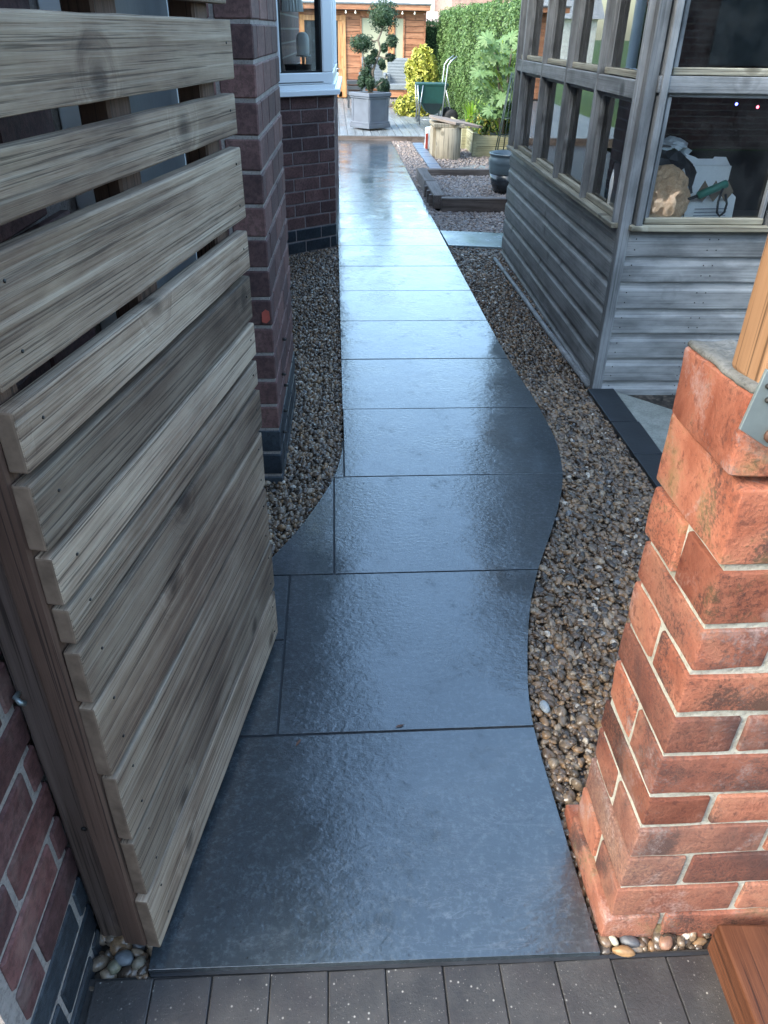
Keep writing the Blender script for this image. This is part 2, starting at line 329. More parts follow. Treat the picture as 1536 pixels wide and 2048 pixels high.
# ------------------------------------------------------------------ mesh helpers
def link(name, me, mat=None, parent=None, loc=(0, 0, 0), rot=(0, 0, 0)):
    o = bpy.data.objects.new(name, me); col.objects.link(o)
    if me is not None and mat is not None and not me.materials: me.materials.append(MAT[mat])
    o.location = loc; o.rotation_euler = rot; o.parent = parent
    return o
def tag(o, label=None, cat=None, group=None, kind=None):
    if label: o['label'] = label
    if cat: o['category'] = cat
    if group: o['group'] = group
    if kind: o['kind'] = kind
    return o
def thing(name, label, cat, loc=(0, 0, 0), rz=0, group=None):
    return tag(link(name, None, None, None, loc, (0, 0, rz)), label, cat, group)
def from_bm(bm, smooth=False):
    me = bpy.data.meshes.new('m'); bm.to_mesh(me); bm.free()
    if smooth: me.shade_smooth()
    return me
def pydata(v, f, smooth=False):
    me = bpy.data.meshes.new('m'); me.from_pydata([tuple(p) for p in v], [], f); me.update()
    if smooth: me.shade_smooth()
    return me
def box_mesh(sx, sy, sz, bevel=0, seg=1, cuts=(0, 0, 0), jit=0, jscale=9, seed=0, smooth=False):
    bm = bmesh.new(); bmesh.ops.create_cube(bm, size=1)
    for ax in range(3):
        if cuts[ax]:
            es = [e for e in bm.edges if abs((e.verts[0].co-e.verts[1].co)[ax]) > .5/(1+0)]
            es = [e for e in bm.edges if abs((e.verts[0].co-e.verts[1].co).normalized()[ax]) > .9]
            bmesh.ops.subdivide_edges(bm, edges=es, cuts=cuts[ax], use_grid_fill=True)
    bmesh.ops.scale(bm, vec=(sx, sy, sz), verts=bm.verts)
    if bevel:
        es = [e for e in bm.edges if len(e.link_faces) == 2 and e.calc_face_angle(0) > .5]
        bmesh.ops.bevel(bm, geom=es, offset=bevel, segments=seg, affect='EDGES', profile=.5)
    if jit:
        from mathutils import noise as mn
        off = Vector((seed*13.7, seed*7.3, seed*3.1))
        for vv in bm.verts:
            nn = mn.noise_vector(vv.co*jscale+off)
            vv.co += nn*jit
    return from_bm(bm, smooth)
def box(name, size, loc, mat, parent=None, rot=(0, 0, 0), bevel=0, **kw):
    return link(name, box_mesh(*size, bevel=bevel, **kw), mat, parent, loc, rot)
def bar(name, a, b, wdt, hgt, mat, parent=None, bevel=0, **kw):
    """box with local X along a->b"""
    a = Vector(a); b = Vector(b); d = b-a
    o = link(name, box_mesh(d.length, wdt, hgt, bevel=bevel, **kw), mat, parent, (a+b)/2)
    o.rotation_mode = 'QUATERNION'; o.rotation_quaternion = d.to_track_quat('X', 'Z'); return o
def tube_mesh(pts, rad, n=8, cap=True, smooth=True):
    pts = [Vector(p) for p in pts]; rad = rad if isinstance(rad, (list, tuple)) else [rad]*len(pts)
    v = []; f = []; prev = None
    for i, p in enumerate(pts):
        t = (pts[min(i+1, len(pts)-1)]-pts[max(i-1, 0)]).normalized()
        ref = prev if prev is not None else (Vector((0, 0, 1)) if abs(t.z) < .9 else Vector((1, 0, 0)))
        x = t.cross(ref).normalized(); y = x.cross(t).normalized(); prev = y
        for k in range(n):
            a = 2*math.pi*k/n; v.append(p+(x*math.cos(a)+y*math.sin(a))*rad[i])
    for i in range(len(pts)-1):
        for k in range(n):
            f.append((i*n+k, i*n+(k+1) % n, (i+1)*n+(k+1) % n, (i+1)*n+k))
    if cap: f.append(tuple(range(n))[::-1]); f.append(tuple((len(pts)-1)*n+k for k in range(n)))
    return pydata(v, f, smooth)
def tube(name, pts, rad, mat, parent=None, n=8, **kw): return link(name, tube_mesh(pts, rad, n, **kw), mat, parent)
def lathe_mesh(prof, n=28, smooth=True):
    v = []; f = []
    for r, z in prof:
        for k in range(n):
            a = 2*math.pi*k/n; v.append((r*math.cos(a), r*math.sin(a), z))
    for i in range(len(prof)-1):
        for k in range(n): f.append((i*n+k, i*n+(k+1) % n, (i+1)*n+(k+1) % n, (i+1)*n+k))
    if prof[0][0] > 1e-4: f.append(tuple(range(n))[::-1])
    if prof[-1][0] > 1e-4: f.append(tuple((len(prof)-1)*n+k for k in range(n)))
    return pydata(v, f, smooth)
def prism_mesh(poly, z0, z1, bevel=0):
    bm = bmesh.new(); vs = [bm.verts.new((x, y, z1)) for x, y in poly]
    f = bm.faces.new(vs)
    if f.normal.z < 0: f.normal_flip()
    f.normal_update()
    if f.normal.z < 0: f.normal_flip()
    r = bmesh.ops.extrude_face_region(bm, geom=[f]); nv = [e for e in r['geom'] if isinstance(e, bmesh.types.BMVert)]
    for q in nv: q.co.z = z0
    bmesh.ops.recalc_face_normals(bm, faces=bm.faces)
    if bevel:
        es = [e for e in bm.edges if all(abs(q.co.z-z1) < 1e-6 for q in e.verts)]
        bmesh.ops.bevel(bm, geom=es, offset=bevel, segments=2, affect='EDGES', profile=.5)
    return from_bm(bm)
def leaf_mesh(cen, nrm, size, aspect=.5, bend=.0):
    n = len(cen); cen = np.asarray(cen, float); nrm = np.asarray(nrm, float)
    nrm = nrm/np.linalg.norm(nrm, axis=1, keepdims=True)
    t = rng.normal(size=(n, 3)); t -= (t*nrm).sum(1, keepdims=True)*nrm; t /= np.linalg.norm(t, axis=1, keepdims=True)
    b = np.cross(nrm, t); s = (size*(.6+.8*rng.random(n)))[:, None]
    q = np.stack([cen-t*s, cen+b*s*aspect+nrm*s*bend, cen+t*s, cen-b*s*aspect+nrm*s*bend], 1).reshape(-1, 3)
    me = bpy.data.meshes.new('leaves'); me.vertices.add(4*n); me.vertices.foreach_set('co', q.astype(np.float32).ravel())
    me.loops.add(4*n); me.loops.foreach_set('vertex_index', np.arange(4*n, dtype=np.int32))
    me.polygons.add(n); me.polygons.foreach_set('loop_start', np.arange(0, 4*n, 4, dtype=np.int32))
    me.update(); me.validate(); return me
def ball_leaves(c, r, n, size, squash=(1, 1, 1), rough=.12):
    d = rng.normal(size=(n, 3)); d /= np.linalg.norm(d, axis=1, keepdims=True)
    lump = 1+rough*np.sin(d@np.array([5.1, 3.3, 4.2])+c[0]*9)*np.cos(d@np.array([-3.7, 6.1, 2.2])+c[2]*7)
    rr = r*(.72+.34*rng.random(n)**.6)*lump
    p = np.array(c)+d*rr[:, None]*np.array(squash)
    nn = d+rng.normal(size=(n, 3))*.6
    return p, nn

# ------------------------------------------------------------------ gravel
def ico(sub):
    bm = bmesh.new(); bmesh.ops.create_icosphere(bm, subdivisions=sub, radius=1)
    v = np.array([q.co[:] for q in bm.verts]); f = np.array([[q.index for q in fc.verts] for fc in bm.faces]); bm.free(); return v, f
ICO = {1: ico(1), 2: ico(2)}
def inside(poly, p):
    x, y = p[:, 0], p[:, 1]; r = np.zeros(len(p), bool); n = len(poly)
    for i in range(n):
        x1, y1 = poly[i]; x2, y2 = poly[(i+1) % n]
        c = ((y1 > y) != (y2 > y)) & (x < (x2-x1)*(y-y1)/(y2-y1+1e-12)+x1); r ^= c
    return r
def pebble_pts(poly, rad, z, dens=1.0, layers=2):
    P = np.array(poly); lo = P.min(0); hi = P.max(0); out = []
    for L in range(layers):
        st = rad*1.55/math.sqrt(dens)*(1 if L == 0 else 1.5)
        gx, gy = np.meshgrid(np.arange(lo[0], hi[0]+st, st), np.arange(lo[1], hi[1]+st, st)); p = np.stack([gx.ravel(), gy.ravel()], 1)
        p += rng.uniform(-.48, .48, p.shape)*st; p = p[inside(poly, p)]
        zz = z+L*rad*.65+rng.uniform(-.3, .3, len(p))*rad
        r = rad*np.clip(rng.lognormal(-.05, .3, len(p)), .5, 1.75)
        out.append(np.c_[p, zz, r])
    return np.concatenate(out)
def pebbles(sets):
    V = []; F = []; off = 0
    for pts, sub in sets:
        bv, bf = ICO[sub]; n = len(pts); k = len(bv)
        A = rng.normal(size=(n, 3, 3)); Q = np.linalg.qr(A)[0]
        ph = rng.uniform(0, 6.28, (n, 1)); kk = rng.normal(size=(n, 3))*1.5
        lump = 1+.16*np.sin(np.einsum('kj,nj->nk', bv, kk)*1.6+ph)
        v = bv[None]*lump[..., None]*np.stack([rng.uniform(1.0, 1.35, n), rng.uniform(.75, 1.05, n), rng.uniform(.5, .8, n)], 1)[:, None]
        tilt = rng.normal(size=(n, 2))*.45; a = rng.uniform(0, 6.28, n)
        ca, sa = np.cos(a), np.sin(a); ct, st = np.cos(tilt[:, 0]), np.sin(tilt[:, 0]); cu, su = np.cos(tilt[:, 1]), np.sin(tilt[:, 1])
        x, y, z = v[..., 0], v[..., 1], v[..., 2]
        y, z = y*ct[:, None]-z*st[:, None], y*st[:, None]+z*ct[:, None]
        x, z = x*cu[:, None]-z*su[:, None], x*su[:, None]+z*cu[:, None]
        x, y = x*ca[:, None]-y*sa[:, None], x*sa[:, None]+y*ca[:, None]
        v = np.stack([x, y, z], 2)*pts[:, 3][:, None, None]+pts[:, None, :3]
        V.append(v.reshape(-1, 3)); F.append((bf[None]+(np.arange(n)*k)[:, None, None]+off).reshape(-1, 3)); off += n*k
    V = np.concatenate(V); F = np.concatenate(F)
    me = bpy.data.meshes.new('pebbles'); me.vertices.add(len(V)); me.vertices.foreach_set('co', V.astype(np.float32).ravel())
    me.loops.add(F.size); me.loops.foreach_set('vertex_index', F.astype(np.int32).ravel())
    me.polygons.add(len(F)); me.polygons.foreach_set('loop_start', np.arange(0, F.size, 3, dtype=np.int32))
    me.update(); me.shade_smooth(); return me

# ================================================================== SETTING
def sheet(name, x0, x1, y0, y1, z, mat):
    return tag(link(name, pydata([(x0, y0, z), (x1, y0, z), (x1, y1, z), (x0, y1, z)], [(0, 1, 2, 3)]), mat), kind='structure')
sheet('ground', -150, 150, -150, 250, -.16, 'lawn')
bed = tag(link('gravel_bed', pydata([(-1.2, -1.785, -.034), (3.2, -1.785, -.034), (3.2, 10.45, -.034), (-1.2, 10.45, -.034)], [(0, 1, 2, 3)]), 'gravel_bed'), kind='structure')

# path outline
def spline(pts, n=8):
    ys = [p[0] for p in pts]; xs = [p[1] for p in pts]
    def f(y):
        if y <= ys[0]: return xs[0]
        if y >= ys[-1]: return xs[-1]
        i = max(k for k in range(len(ys)-1) if ys[k] <= y)
        h = ys[i+1]-ys[i]; t = (y-ys[i])/h
        def sl(k):
            if k <= 0 or k >= len(ys)-1: return (xs[min(k+1, len(xs)-1)]-xs[max(k-1, 0)])/(ys[min(k+1, len(ys)-1)]-ys[max(k-1, 0)])
            return (xs[k+1]-xs[k-1])/(ys[k+1]-ys[k-1])
        m0, m1 = sl(i)*h, sl(i+1)*h
        return (2*t**3-3*t**2+1)*xs[i]+(t**3-2*t**2+t)*m0+(-2*t**3+3*t**2)*xs[i+1]+(t**3-t**2)*m1
    return f
PR = spline([(-1.775, .452), (-1.52, .449), (-1.235, .449), (-1.063, .472), (-.80, .537), (-.604, .607), (-.371, .711), (-.16, .795), (.006, .845), (.234, .882), (.495, .892), (.8, .885), (1.2, .869), (2.2, .862), (5, .858), (10.4, .848)])
PL = spline([(-1.775, -.375), (-1.24, -.376), (-.9, -.39), (-.66, -.315), (-.497, -.232), (-.34, -.156), (-.113, -.073), (.015, -.036), (.196, -.008), (.34, 0), (1, 0), (10.4, 0)])
YS = [-1.768, -1.235, -.604]+[.605*k for k in range(0, 18)]
YS[-1] = 10.33
J = .0032
def strip(y0, y1, xa, xb, n=14):
    """polygon between curves xa(y), xb(y)"""
    t = [y0+(y1-y0)*i/n for i in range(n+1)]
    p = [(xb(y), y) for y in t]+[(xa(y), y) for y in reversed(t)]
    q = []
    for a in p:
        if not q or (abs(a[0]-q[-1][0])+abs(a[1]-q[-1][1])) > 1e-4: q.append(a)
    return q
ally = np.linspace(-1.764, 10.33, 160)
path = link('path', prism_mesh([(PR(y)-.003, y) for y in ally]+[(PL(y)+.003, y) for y in ally[::-1]], -.03, -.0045), 'grout'); tag(path, kind='structure')
def slab(poly, z=0.0):
    cx = sum(p[0] for p in poly)/len(poly); cy = sum(p[1] for p in poly)/len(poly)
    q = [(p[0]-cx, p[1]-cy) for p in poly]
    return link('paving_slab', prism_mesh(q, -.024, 0, .0007), 'wet_slab', path, (cx, cy, random.uniform(-.0006, .0006)), (random.uniform(-.0022, .0022), random.uniform(-.0016, .0016), 0))
const = lambda x: (lambda y: x)
slab([(-.375, -1.763), (.452, -1.773)]+[(PR(y), y) for y in np.linspace(-1.7, -1.235-J, 10)]+[(-.376, -1.235-J-.002)])
slab(strip(-1.235+J, -.604-J, const(-.177+J), PR))
slab(strip(-1.235+J, -.9-J, PL, const(-.177-J)))
slab(strip(-.9+J, -.604-J, PL, const(-.177-J)))
slab(strip(-.604+J, -J, const(-.039+J), PR))
slab(strip(-.604+J, -.004, PL, const(-.039-J)))
slab(strip(J, .605-J, const(J), PR))
slab(strip(J, .30, PL, lambda y: max(-J, PL(y)+.001)))
for k in range(4, len(YS)-1):
    slab(strip(YS[k]+J, YS[k+1]-J, const(0), PR, 6))
# front haunch, setts
hb = tag(link('haunching', prism_mesh([(-.372, -1.768), (.0, -1.774), (.3, -1.7775), (.7, -1.781), (.7, -1.776), (.46, -1.772), (.0, -1.764), (-.372, -1.76)], -.06, -.0125), 'grout'), kind='structure')
pav = tag(link('block_paving', prism_mesh([(-.49, -3.4), (2.4, -3.4), (2.4, -1.775), (-.49, -1.765)], -.07, -.0175), 'mortar_bed'), kind='structure')
pm = [box_mesh(.1028, .2028, .05, bevel=.0022, seg=2, jit=.0008, jscale=30, seed=i) for i in range(3)]
for me in pm: me.materials.append(MAT['sett'])
for k in range(21):
    x = -.469+.052+.1045*k
    for j in range(3):
        link('paver', pm[(k*2+j) % 3], None, pav, (x, -1.773-.009*k/10-.1-.2045*j, -.036+random.uniform(-.0015, .0015)), (random.uniform(-.006, .006), random.uniform(-.008, .008), random.uniform(-.006, .006)))

# gravel stones
ly = lambda y: PL(y)-.003; ry = lambda y: PR(y)+.003
gy = np.linspace(-1.0, 1.3, 30)
LN = [(-.5, -1.0)]+[(ly(y), y) for y in gy]+[(-.5, 1.3)]
LF = [(-.5, 1.3), (-.003, 1.3), (-.003, 3.75), (-.5, 3.4)]
gy = np.linspace(-1.76, 1.0, 40)
RN = [(ry(y), y) for y in gy]+[(1.26, 1.0), (1.26, -1.6), (.6, -1.76)]
RF = [(.872, 1.0), (1.3, 1.0), (1.34, 3.62), (.866, 3.66)]
sets = [(pebble_pts(LN, .0100, -.024), 2), (pebble_pts(RN, .0100, -.024), 2),
        (pebble_pts([(-.48, -1.78), (-.378, -1.78), (-.378, -1.3), (-.48, -1.3)], .014, -.03), 2),
        (pebble_pts([(.47, -1.772), (.66, -1.774), (.66, -1.742), (.47, -1.742)], .009, -.032, 1, 1), 2),
        (pebble_pts(LF, .0105, -.024), 1), (pebble_pts(RF, .0105, -.024), 1)]
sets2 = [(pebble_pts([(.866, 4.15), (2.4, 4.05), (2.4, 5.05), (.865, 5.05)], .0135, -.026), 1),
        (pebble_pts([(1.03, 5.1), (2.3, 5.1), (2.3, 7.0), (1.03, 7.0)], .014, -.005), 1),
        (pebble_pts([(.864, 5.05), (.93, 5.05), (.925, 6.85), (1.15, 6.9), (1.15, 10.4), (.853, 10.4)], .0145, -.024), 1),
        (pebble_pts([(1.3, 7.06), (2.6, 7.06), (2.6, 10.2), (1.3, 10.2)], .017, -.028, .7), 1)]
tag(link('gravel', pebbles(sets), 'pebble'), 'loose brown and grey rounded pebbles filling the beds beside the path', 'gravel', kind='stuff')
tag(link('gravel', pebbles(sets2), 'pebble_pale'), 'paler pebbles in the far beds beyond the stepping slab', 'gravel', kind='stuff')
# a few single stones one can pick out
def stone(label, loc, s, colr, seed):
    bm = bmesh.new(); bmesh.ops.create_icosphere(bm, subdivisions=3, radius=1)
    from mathutils import noise as mn
    for q in bm.verts: q.co *= 1+.16*mn.noise(q.co*1.1+Vector((seed*5, 0, 0)))
    me = from_bm(bm, True); o = link('pebble', me, None, None, loc, (0, 0, seed)); o.scale = s
    nm = 'stone%d' % seed; plain(nm, colr, .4, .25, 2.5, .45, .15); me.materials.append(MAT[nm])
    tag(o, label, 'pebble')
stone('large smooth orange pebble at the foot of the red brick pillar', (.500, -1.768, -.012), (.021, .010, .010), (.26, .15, .07), 3)
stone('small cream pebble against the pillar base above the orange pebble', (.486, -1.746, -.012), (.012, .008, .008), (.4, .36, .26), 2)
stone('dark grey pebble touching the pillar base beside the cream pebble', (.518, -1.749, -.014), (.019, .011, .009), (.08, .08, .085), 9)
stone('brown angular pebble between the pillar base and the red timber', (.585, -1.755, -.012), (.017, .012, .011), (.22, .12, .08), 4)
stone('pale yellow pebble in the hole at the gate post foot', (-.441, -1.748, -.012), (.012, .012, .011), (.14, .13, .09), 5)
stone('bluish round pebble nearest the gate post foot', (-.425, -1.735, -.010), (.018, .014, .013), (.1, .11, .12), 6)
stone('tan round pebble beside the slab corner under the gate', (-.398, -1.744, -.012), (.013, .012, .011), (.13, .11, .08), 7)
stone('large white stone lying in gravel at the path edge by the pillar', (.492, -1.17, -.004), (.020, .012, .008), (.26, .28, .29), 8)

# ================================================================== HOUSE
HZ = -R(1.25)
house = thing('house', 'dark red brick house with white bay window along the left of the path', 'house', (-.231, -.012, 0), HZ)
WX = -.212                                   # local x of the main wall face
_bc = {}
def brick(parent, l, h, d, loc, mat, rot=0, tint=1.0, bev=.004, seed=None):
    """brick with length l along local X, depth d along Y, height h"""
    k = (round(l, 3), round(h, 3), round(d, 3), mat, random.randrange(3) if seed is None else seed)
    if k not in _bc:
        _bc[k] = box_mesh(l, d, h, bevel=bev, jit=.0014, jscale=22, seed=len(_bc)); _bc[k].materials.append(MAT[mat])
    o = link('brick', _bc[k], None, parent, loc, (random.uniform(-.006, .006), random.uniform(-.006, .006), rot+random.uniform(-.008, .008)))
    o.color = (tint, tint, tint, 1); return o
def course(parent, p0, ang, length, z, h, joints, mat, depth=.1, proud=0.0, mj=.010):
    """bricks of one course from p0 along angle ang; joints = list of distances"""
    ds = [0]+[j for j in joints if .02 < j < length-.02]+[length]
    dx, dy = math.cos(ang), math.sin(ang)
    for a, b in zip(ds, ds[1:]):
        a2 = a+(mj/2 if a > 0 else 0); b2 = b-(mj/2 if b < length else 0)
        mid = (a2+b2)/2; pr = proud+random.uniform(-.0015, .0015)
        nx, ny = dy, -dx                      # outward normal on the right of the direction
        c = (p0[0]+dx*mid+nx*(pr-depth/2), p0[1]+dy*mid+ny*(pr-depth/2), z+h/2)
        brick(parent, b2-a2, h-mj, depth, c, mat, ang, random.uniform(.85, 1.12))
# --- main wall near the gate post (faces +x), bricks for the visible end, local y = world y + .012
wall = box('wall', (.24, .26, 2.8), (WX-.12-.0045, -1.69-.13, 1.25), 'mortar', house)
CH = .0853
for i in range(12):
    z = -.07+CH*i
    js = [(.235*k+(.1175 if i % 2 else .0)+.05) for k in range(0, 9)]
    L = .25
    ds = [0]+[j for j in js if .03 < j < L-.03]+[L]
    for a, b in zip(ds, ds[1:]):
        ya = -1.672-a; yb = -1.672-b
        brick(wall, (b-a)-.013, CH-.013, .1, (WX-.05-(WX-.12-.0045)+random.uniform(-.001, .001), (ya+yb)/2-(-1.69-.13), z+CH/2-1.25), 'blue_brick' if i < 3 else 'wall_brick', math.pi/2, random.uniform(.8, 1.15))
# wall behind the gate, with a dark door in a white frame
back = box('wall', (.24, 1.66, 2.8), (WX-.12-.012-.02, -.84, 1.25), 'mortar', house)
for i in range(20):
    z = -.07+.088*i
    for a, b in ((-.07, -.005), ):
        brick(back, .062, .077, .1, (.055, -.04+.84, z+.044-1.25), 'wall_brick', math.pi/2)
for i in range(20):
    z = -.07+.088*i
    off = .11 if i % 2 else 0
    for y0 in (-1.60+off, -1.365+off, -1.13+off):
        if y0+.225 < -.93: brick(back, .225, .077, .1, (.088, y0+.112+.84, z+.044-1.25), 'wall_brick', math.pi/2)
door = box('door', (.05, .74, 2.1), (WX-.005, -.53, 1.0), 'door_dark', house, bevel=.004)
for dz in (.35, 1.2): box('panel', (.012, .5, .6), (.027, 0, dz-1.0+.1), 'door_dark', door, bevel=.004)
tube('handle', [(.03, -.3, .02), (.07, -.3, .02), (.07, -.18, .02)], .009, 'galvanised', door)
for y in (-.125, -.93): box('door_frame', (.07, .05, 2.2), (WX+.005, y, 1.05), 'upvc', house, bevel=.003)
box('door_frame', (.07, .755, .05), (WX+.005, -.53, 2.125), 'upvc', house, bevel=.003)
# --- projecting pier
PC = .0953
pier = box('pier', (.36, .80, 1.68), (-.18-.005, .4+.005, .77), 'mortar', house)
def in_pier(x, y, z): return (x+.185, y-.405, z-.77)
for i in range(18):
    z = .019+PC*(i-1)-.002
    mat = 'blue_brick' if i < 3 else 'house_brick'
    if z+PC > 1.61: break
    odd = i % 2
    # front face course (runs in -x direction from the corner): visible header or stretcher
    L = .215 if odd else .105
    def pb(l, x, y, ang, tint): brick(pier, l, PC-.011, .1, in_pier(x, y, z+PC/2), mat, ang, tint)
    t = random.uniform(.85, 1.1)
    if odd:
        pb(.218, -.109, .05, 0, t); pb(.13, -.218-.011-.065, .05, 0, random.uniform(.85, 1.1)); y = .1+.011
    else:
        pb(.104, -.052, .109, math.pi/2, t); bm_ = None
        _l = .218
        y = 0
    if not odd:
        pier.children[-1].data = pier.children[-1].data
        o = pier.children[-1]; col.objects.unlink(o) if False else None
        # replace by a full stretcher seen on the side face
        bpy.data.objects.remove(o)
        brick(pier, .218, PC-.011, .104, in_pier(-.052, .109, z+PC/2), mat, math.pi/2, t)
        brick(pier, .218, PC-.011, .1, in_pier(-.104-.011-.109, .05, z+PC/2), mat, 0, random.uniform(.85, 1.1)); y = .218+.011
    while y < .79:
        l = min(.218, .81-y)
        if l > .04: brick(pier, l, PC-.011, .1, in_pier(-.05, y+l/2, z+PC/2), mat, math.pi/2, random.uniform(.85, 1.15))
        y += l+.011
# chipped red spot on one pier brick
ch = link('chip', prism_mesh([(-.012, -.02), (.004, -.024), (.016, -.012), (.014, .016), (.002, .022), (-.010, .012)], 0, .002), None, house, (-.022, -.0025, .585+.043+.0), (R(90), 0, 0))
plain('chip_red', (.34, .07, .05), .85, .2, 30); ch.data.materials.append(MAT['chip_red'])
for (yy, zz) in ((.2, .34), (.26, .27), (.18, .2), (.3, .44), (.1, .15)):
    link('nail', lathe_mesh([(.006, 0), (.006, .012), (.003, .016)], 8), 'screw', house, (.0, yy, zz), (0, R(90), 0))
box('upper_wall', (.36, .82, 1.06), (-.18-.002, .4+.008, 1.61+.53), 'brick_course', house)
# recess wall between pier and bay and beyond
box('wall', (.24, 5.2, 2.8), (WX-.14, .83+2.6, 1.25), 'brick_course', house)
# --- canted bay
ba = math.atan2(.28, .355)                    # cant angle, world
bay = link('bay', None, None, house, (0, 0, 0)); 
house_inv = Matrix.Translation((-.231, -.012, 0)) @ Matrix.Rotation(HZ, 4, 'Z'); house_inv.invert()
def H(x, y, z=0): return house_inv @ Vector((x, y, z))
C0 = Vector((-.015, 3.652)); CD = Vector((-.355, -.28)).normalized(); C1 = C0+CD*.60; C2 = C0+Vector((.035, 1.7))
bpoly = [C0, C2, (-.7, 5.75), (-.7, 3.2), C1]
def hp(p): q = H(p[0], p[1]); return (q.x, q.y)
def inset(poly, d):
    out = []; n = len(poly)
    for i in range(n):
        a, b, c = [Vector(poly[(i+k-1) % n]) for k in range(3)]
        n1 = Vector(((b-a).y, -(b-a).x)).normalized(); n2 = Vector(((c-b).y, -(c-b).x)).normalized()
        mth = (n1+n2); mth = mth/max(mth.length_squared, .2)*2
        out.append(b-mth*d)
    return out
bp_l = [Vector(hp(p)) for p in bpoly]
bayw = link('bay_wall', prism_mesh(inset(bp_l, .0045), -.1, 1.04), 'bay_mortar', house)
bpy.data.objects.remove(bay)
BCH = .088; ang_l = math.atan2((bp_l[0]-bp_l[4]).y, (bp_l[0]-bp_l[4]).x); LEN = (bp_l[0]-bp_l[4]).length
ang_s = math.atan2((bp_l[1]-bp_l[0]).y, (bp_l[1]-bp_l[0]).x); LENS = (bp_l[1]-bp_l[0]).length
for i in range(13):
    z = -.101+BCH*i
    mat = 'blue_brick' if z < .1 else 'house_brick'
    s = .142 if i % 2 == 0 else .055
    js = sorted([LEN-s-.235*k for k in range(3)])
    hh = BCH if z+BCH < 1.03 else 1.035-z
    course(bayw, (bp_l[4].x, bp_l[4].y), ang_l, LEN, z, hh, js, mat, mj=.009)
    js = [(.06 if i % 2 == 0 else .15)+.235*k for k in range(8)]
    course(bayw, (bp_l[0].x, bp_l[0].y), ang_s, LENS, z, hh, js, mat, depth=.06, mj=.009)
# window of the bay: sill, frame, panes
win = link('window', None, None, house); bpy.data.objects.remove(win)
def offs(poly, d): return inset(poly, -d)
sillo = link('window_sill', prism_mesh(offs(bp_l, .045), 1.042, 1.075, .006), 'upvc', house)
link('sill_step', prism_mesh(offs(bp_l, .012), 1.0755, 1.105, .003), 'upvc', sillo)
def along(t, off, z): p = bp_l[4]+(bp_l[0]-bp_l[4])*t; n = Vector(((bp_l[0]-bp_l[4]).y, -(bp_l[0]-bp_l[4]).x)).normalized(); return (p.x+n.x*off, p.y+n.y*off, z)
frame = box('window_frame', (LEN, .07, .07), along(.5, -.035, 1.142), 'upvc', house, (0, 0, ang_l), bevel=.006)
fo = lambda x, z: (x-0, 0, z-1.142)
for xx, ww in ((LEN/2-.045, .09), (-LEN/2+.03, .06), (-.15, .022)):
    box('frame_post', (ww, .072, 1.06), (xx, 0, .565), 'upvc', frame, bevel=.008)
box('frame_head', (LEN, .07, .08), (0, 0, 1.13), 'upvc', frame, bevel=.006)
for (a, b) in ((-.139, LEN/2-.09), ):
    for xx in (a+.008, b-.008): box('gasket', (.016, .05, 1.05), (xx, -.002, .56), 'gasket', frame)
    box('gasket', (b-a, .05, .012), ((a+b)/2, -.002, .041), 'gasket', frame)
box('drip_line', (LEN*.8, .004, .004), (-.03, -.037, -.022), 'gasket', frame)
box('pane', (LEN-.06, .012, 1.06), (0, .012, .565), 'glass', frame)
# return side of the bay (faces +x)
s0 = bp_l[0]; s1 = bp_l[1]
fr2 = box('window_frame', (LENS, .07, .07), (*((s0+s1)/2+Vector((-.035, 0)))[:], 1.142), 'upvc', house, (0, 0, ang_s), bevel=.006)
for xx in (-LENS/2+.075, 0, LENS/2-.05): box('frame_post', (.07, .068, 1.06), (xx, 0, .565), 'upvc', fr2, bevel=.006)
box('frame_head', (LENS, .07, .08), (0, 0, 1.13), 'upvc', fr2)
box('pane', (LENS-.06, .01, 1.06), (0, .01, .565), 'glass', fr2)
link('bay_top', prism_mesh(offs(bp_l, .02), 2.32, 2.6), 'upvc', house)
link('room', prism_mesh(inset(bp_l, .12), 1.0, 1.07), 'dark_room', house)
box('room_wall', (.04, 2.6, 1.5), (WX-.05, 4.6, 1.8), 'dark_room', house)
# eaves and roof over everything
rf = link('roof', pydata([(.20, -1.93, 2.78), (.20, 6.3, 2.78), (-3.4, 6.3, 4.7), (-3.4, -1.93, 4.7), (.20, -1.93, 2.66), (.20, 6.3, 2.66), (-3.4, 6.3, 2.66), (-3.4, -1.93, 2.66)],
          [(0, 1, 2, 3), (4, 7, 6, 5), (0, 4, 5, 1), (1, 5, 6, 2), (3, 2, 6, 7), (0, 3, 7, 4)]), 'far_grey_roof', house)

# things on the bay window board
def at_bay(t, off, z): q = along(t, off, z); return house.matrix_basis @ Vector(q)
bpy.context.view_layer.update()
p = Vector((-.262, 3.70, 1.075))
bk = thing('dish_rack', 'black wire dish rack on the window board behind the bay glass', 'dish rack', p, HZ+ang_l)
link('basket', lathe_mesh([(.075, .0), (.095, .12), (.1, .125), (.092, .12), (.07, .01)], 4, False), 'black_plastic', bk, (0, 0, .02), (0, 0, R(45)))
for k in range(7): link('prong', tube_mesh([(-.075+.025*k, -.075, .0), (-.075+.025*k, -.085, .05), (-.07+.025*k, -.07, .07)], .003, 5), 'steel_tube', bk)
p = Vector((-.232, 3.98, 1.11))
lm = thing('storage_jar', 'white domed kitchen jar seen through the bay window', 'jar', p)
link('jar_body', lathe_mesh([(.045, .16), (.047, .17), (.047, .26), (.04, .285), (.02, .3), (.0, .302)], 20), 'white_plastic', lm)
link('stand', lathe_mesh([(.06, .0), (.06, .01), (.012, .02), (.012, .145), (.055, .15), (.055, .16), (.0, .16)], 16), 'galvanised', lm)
p = Vector((-.30, 4.05, 1.535))
ls = thing('lampshade', 'white pleated lampshade hanging inside the bay window', 'lamp', p)
v = []; f = []
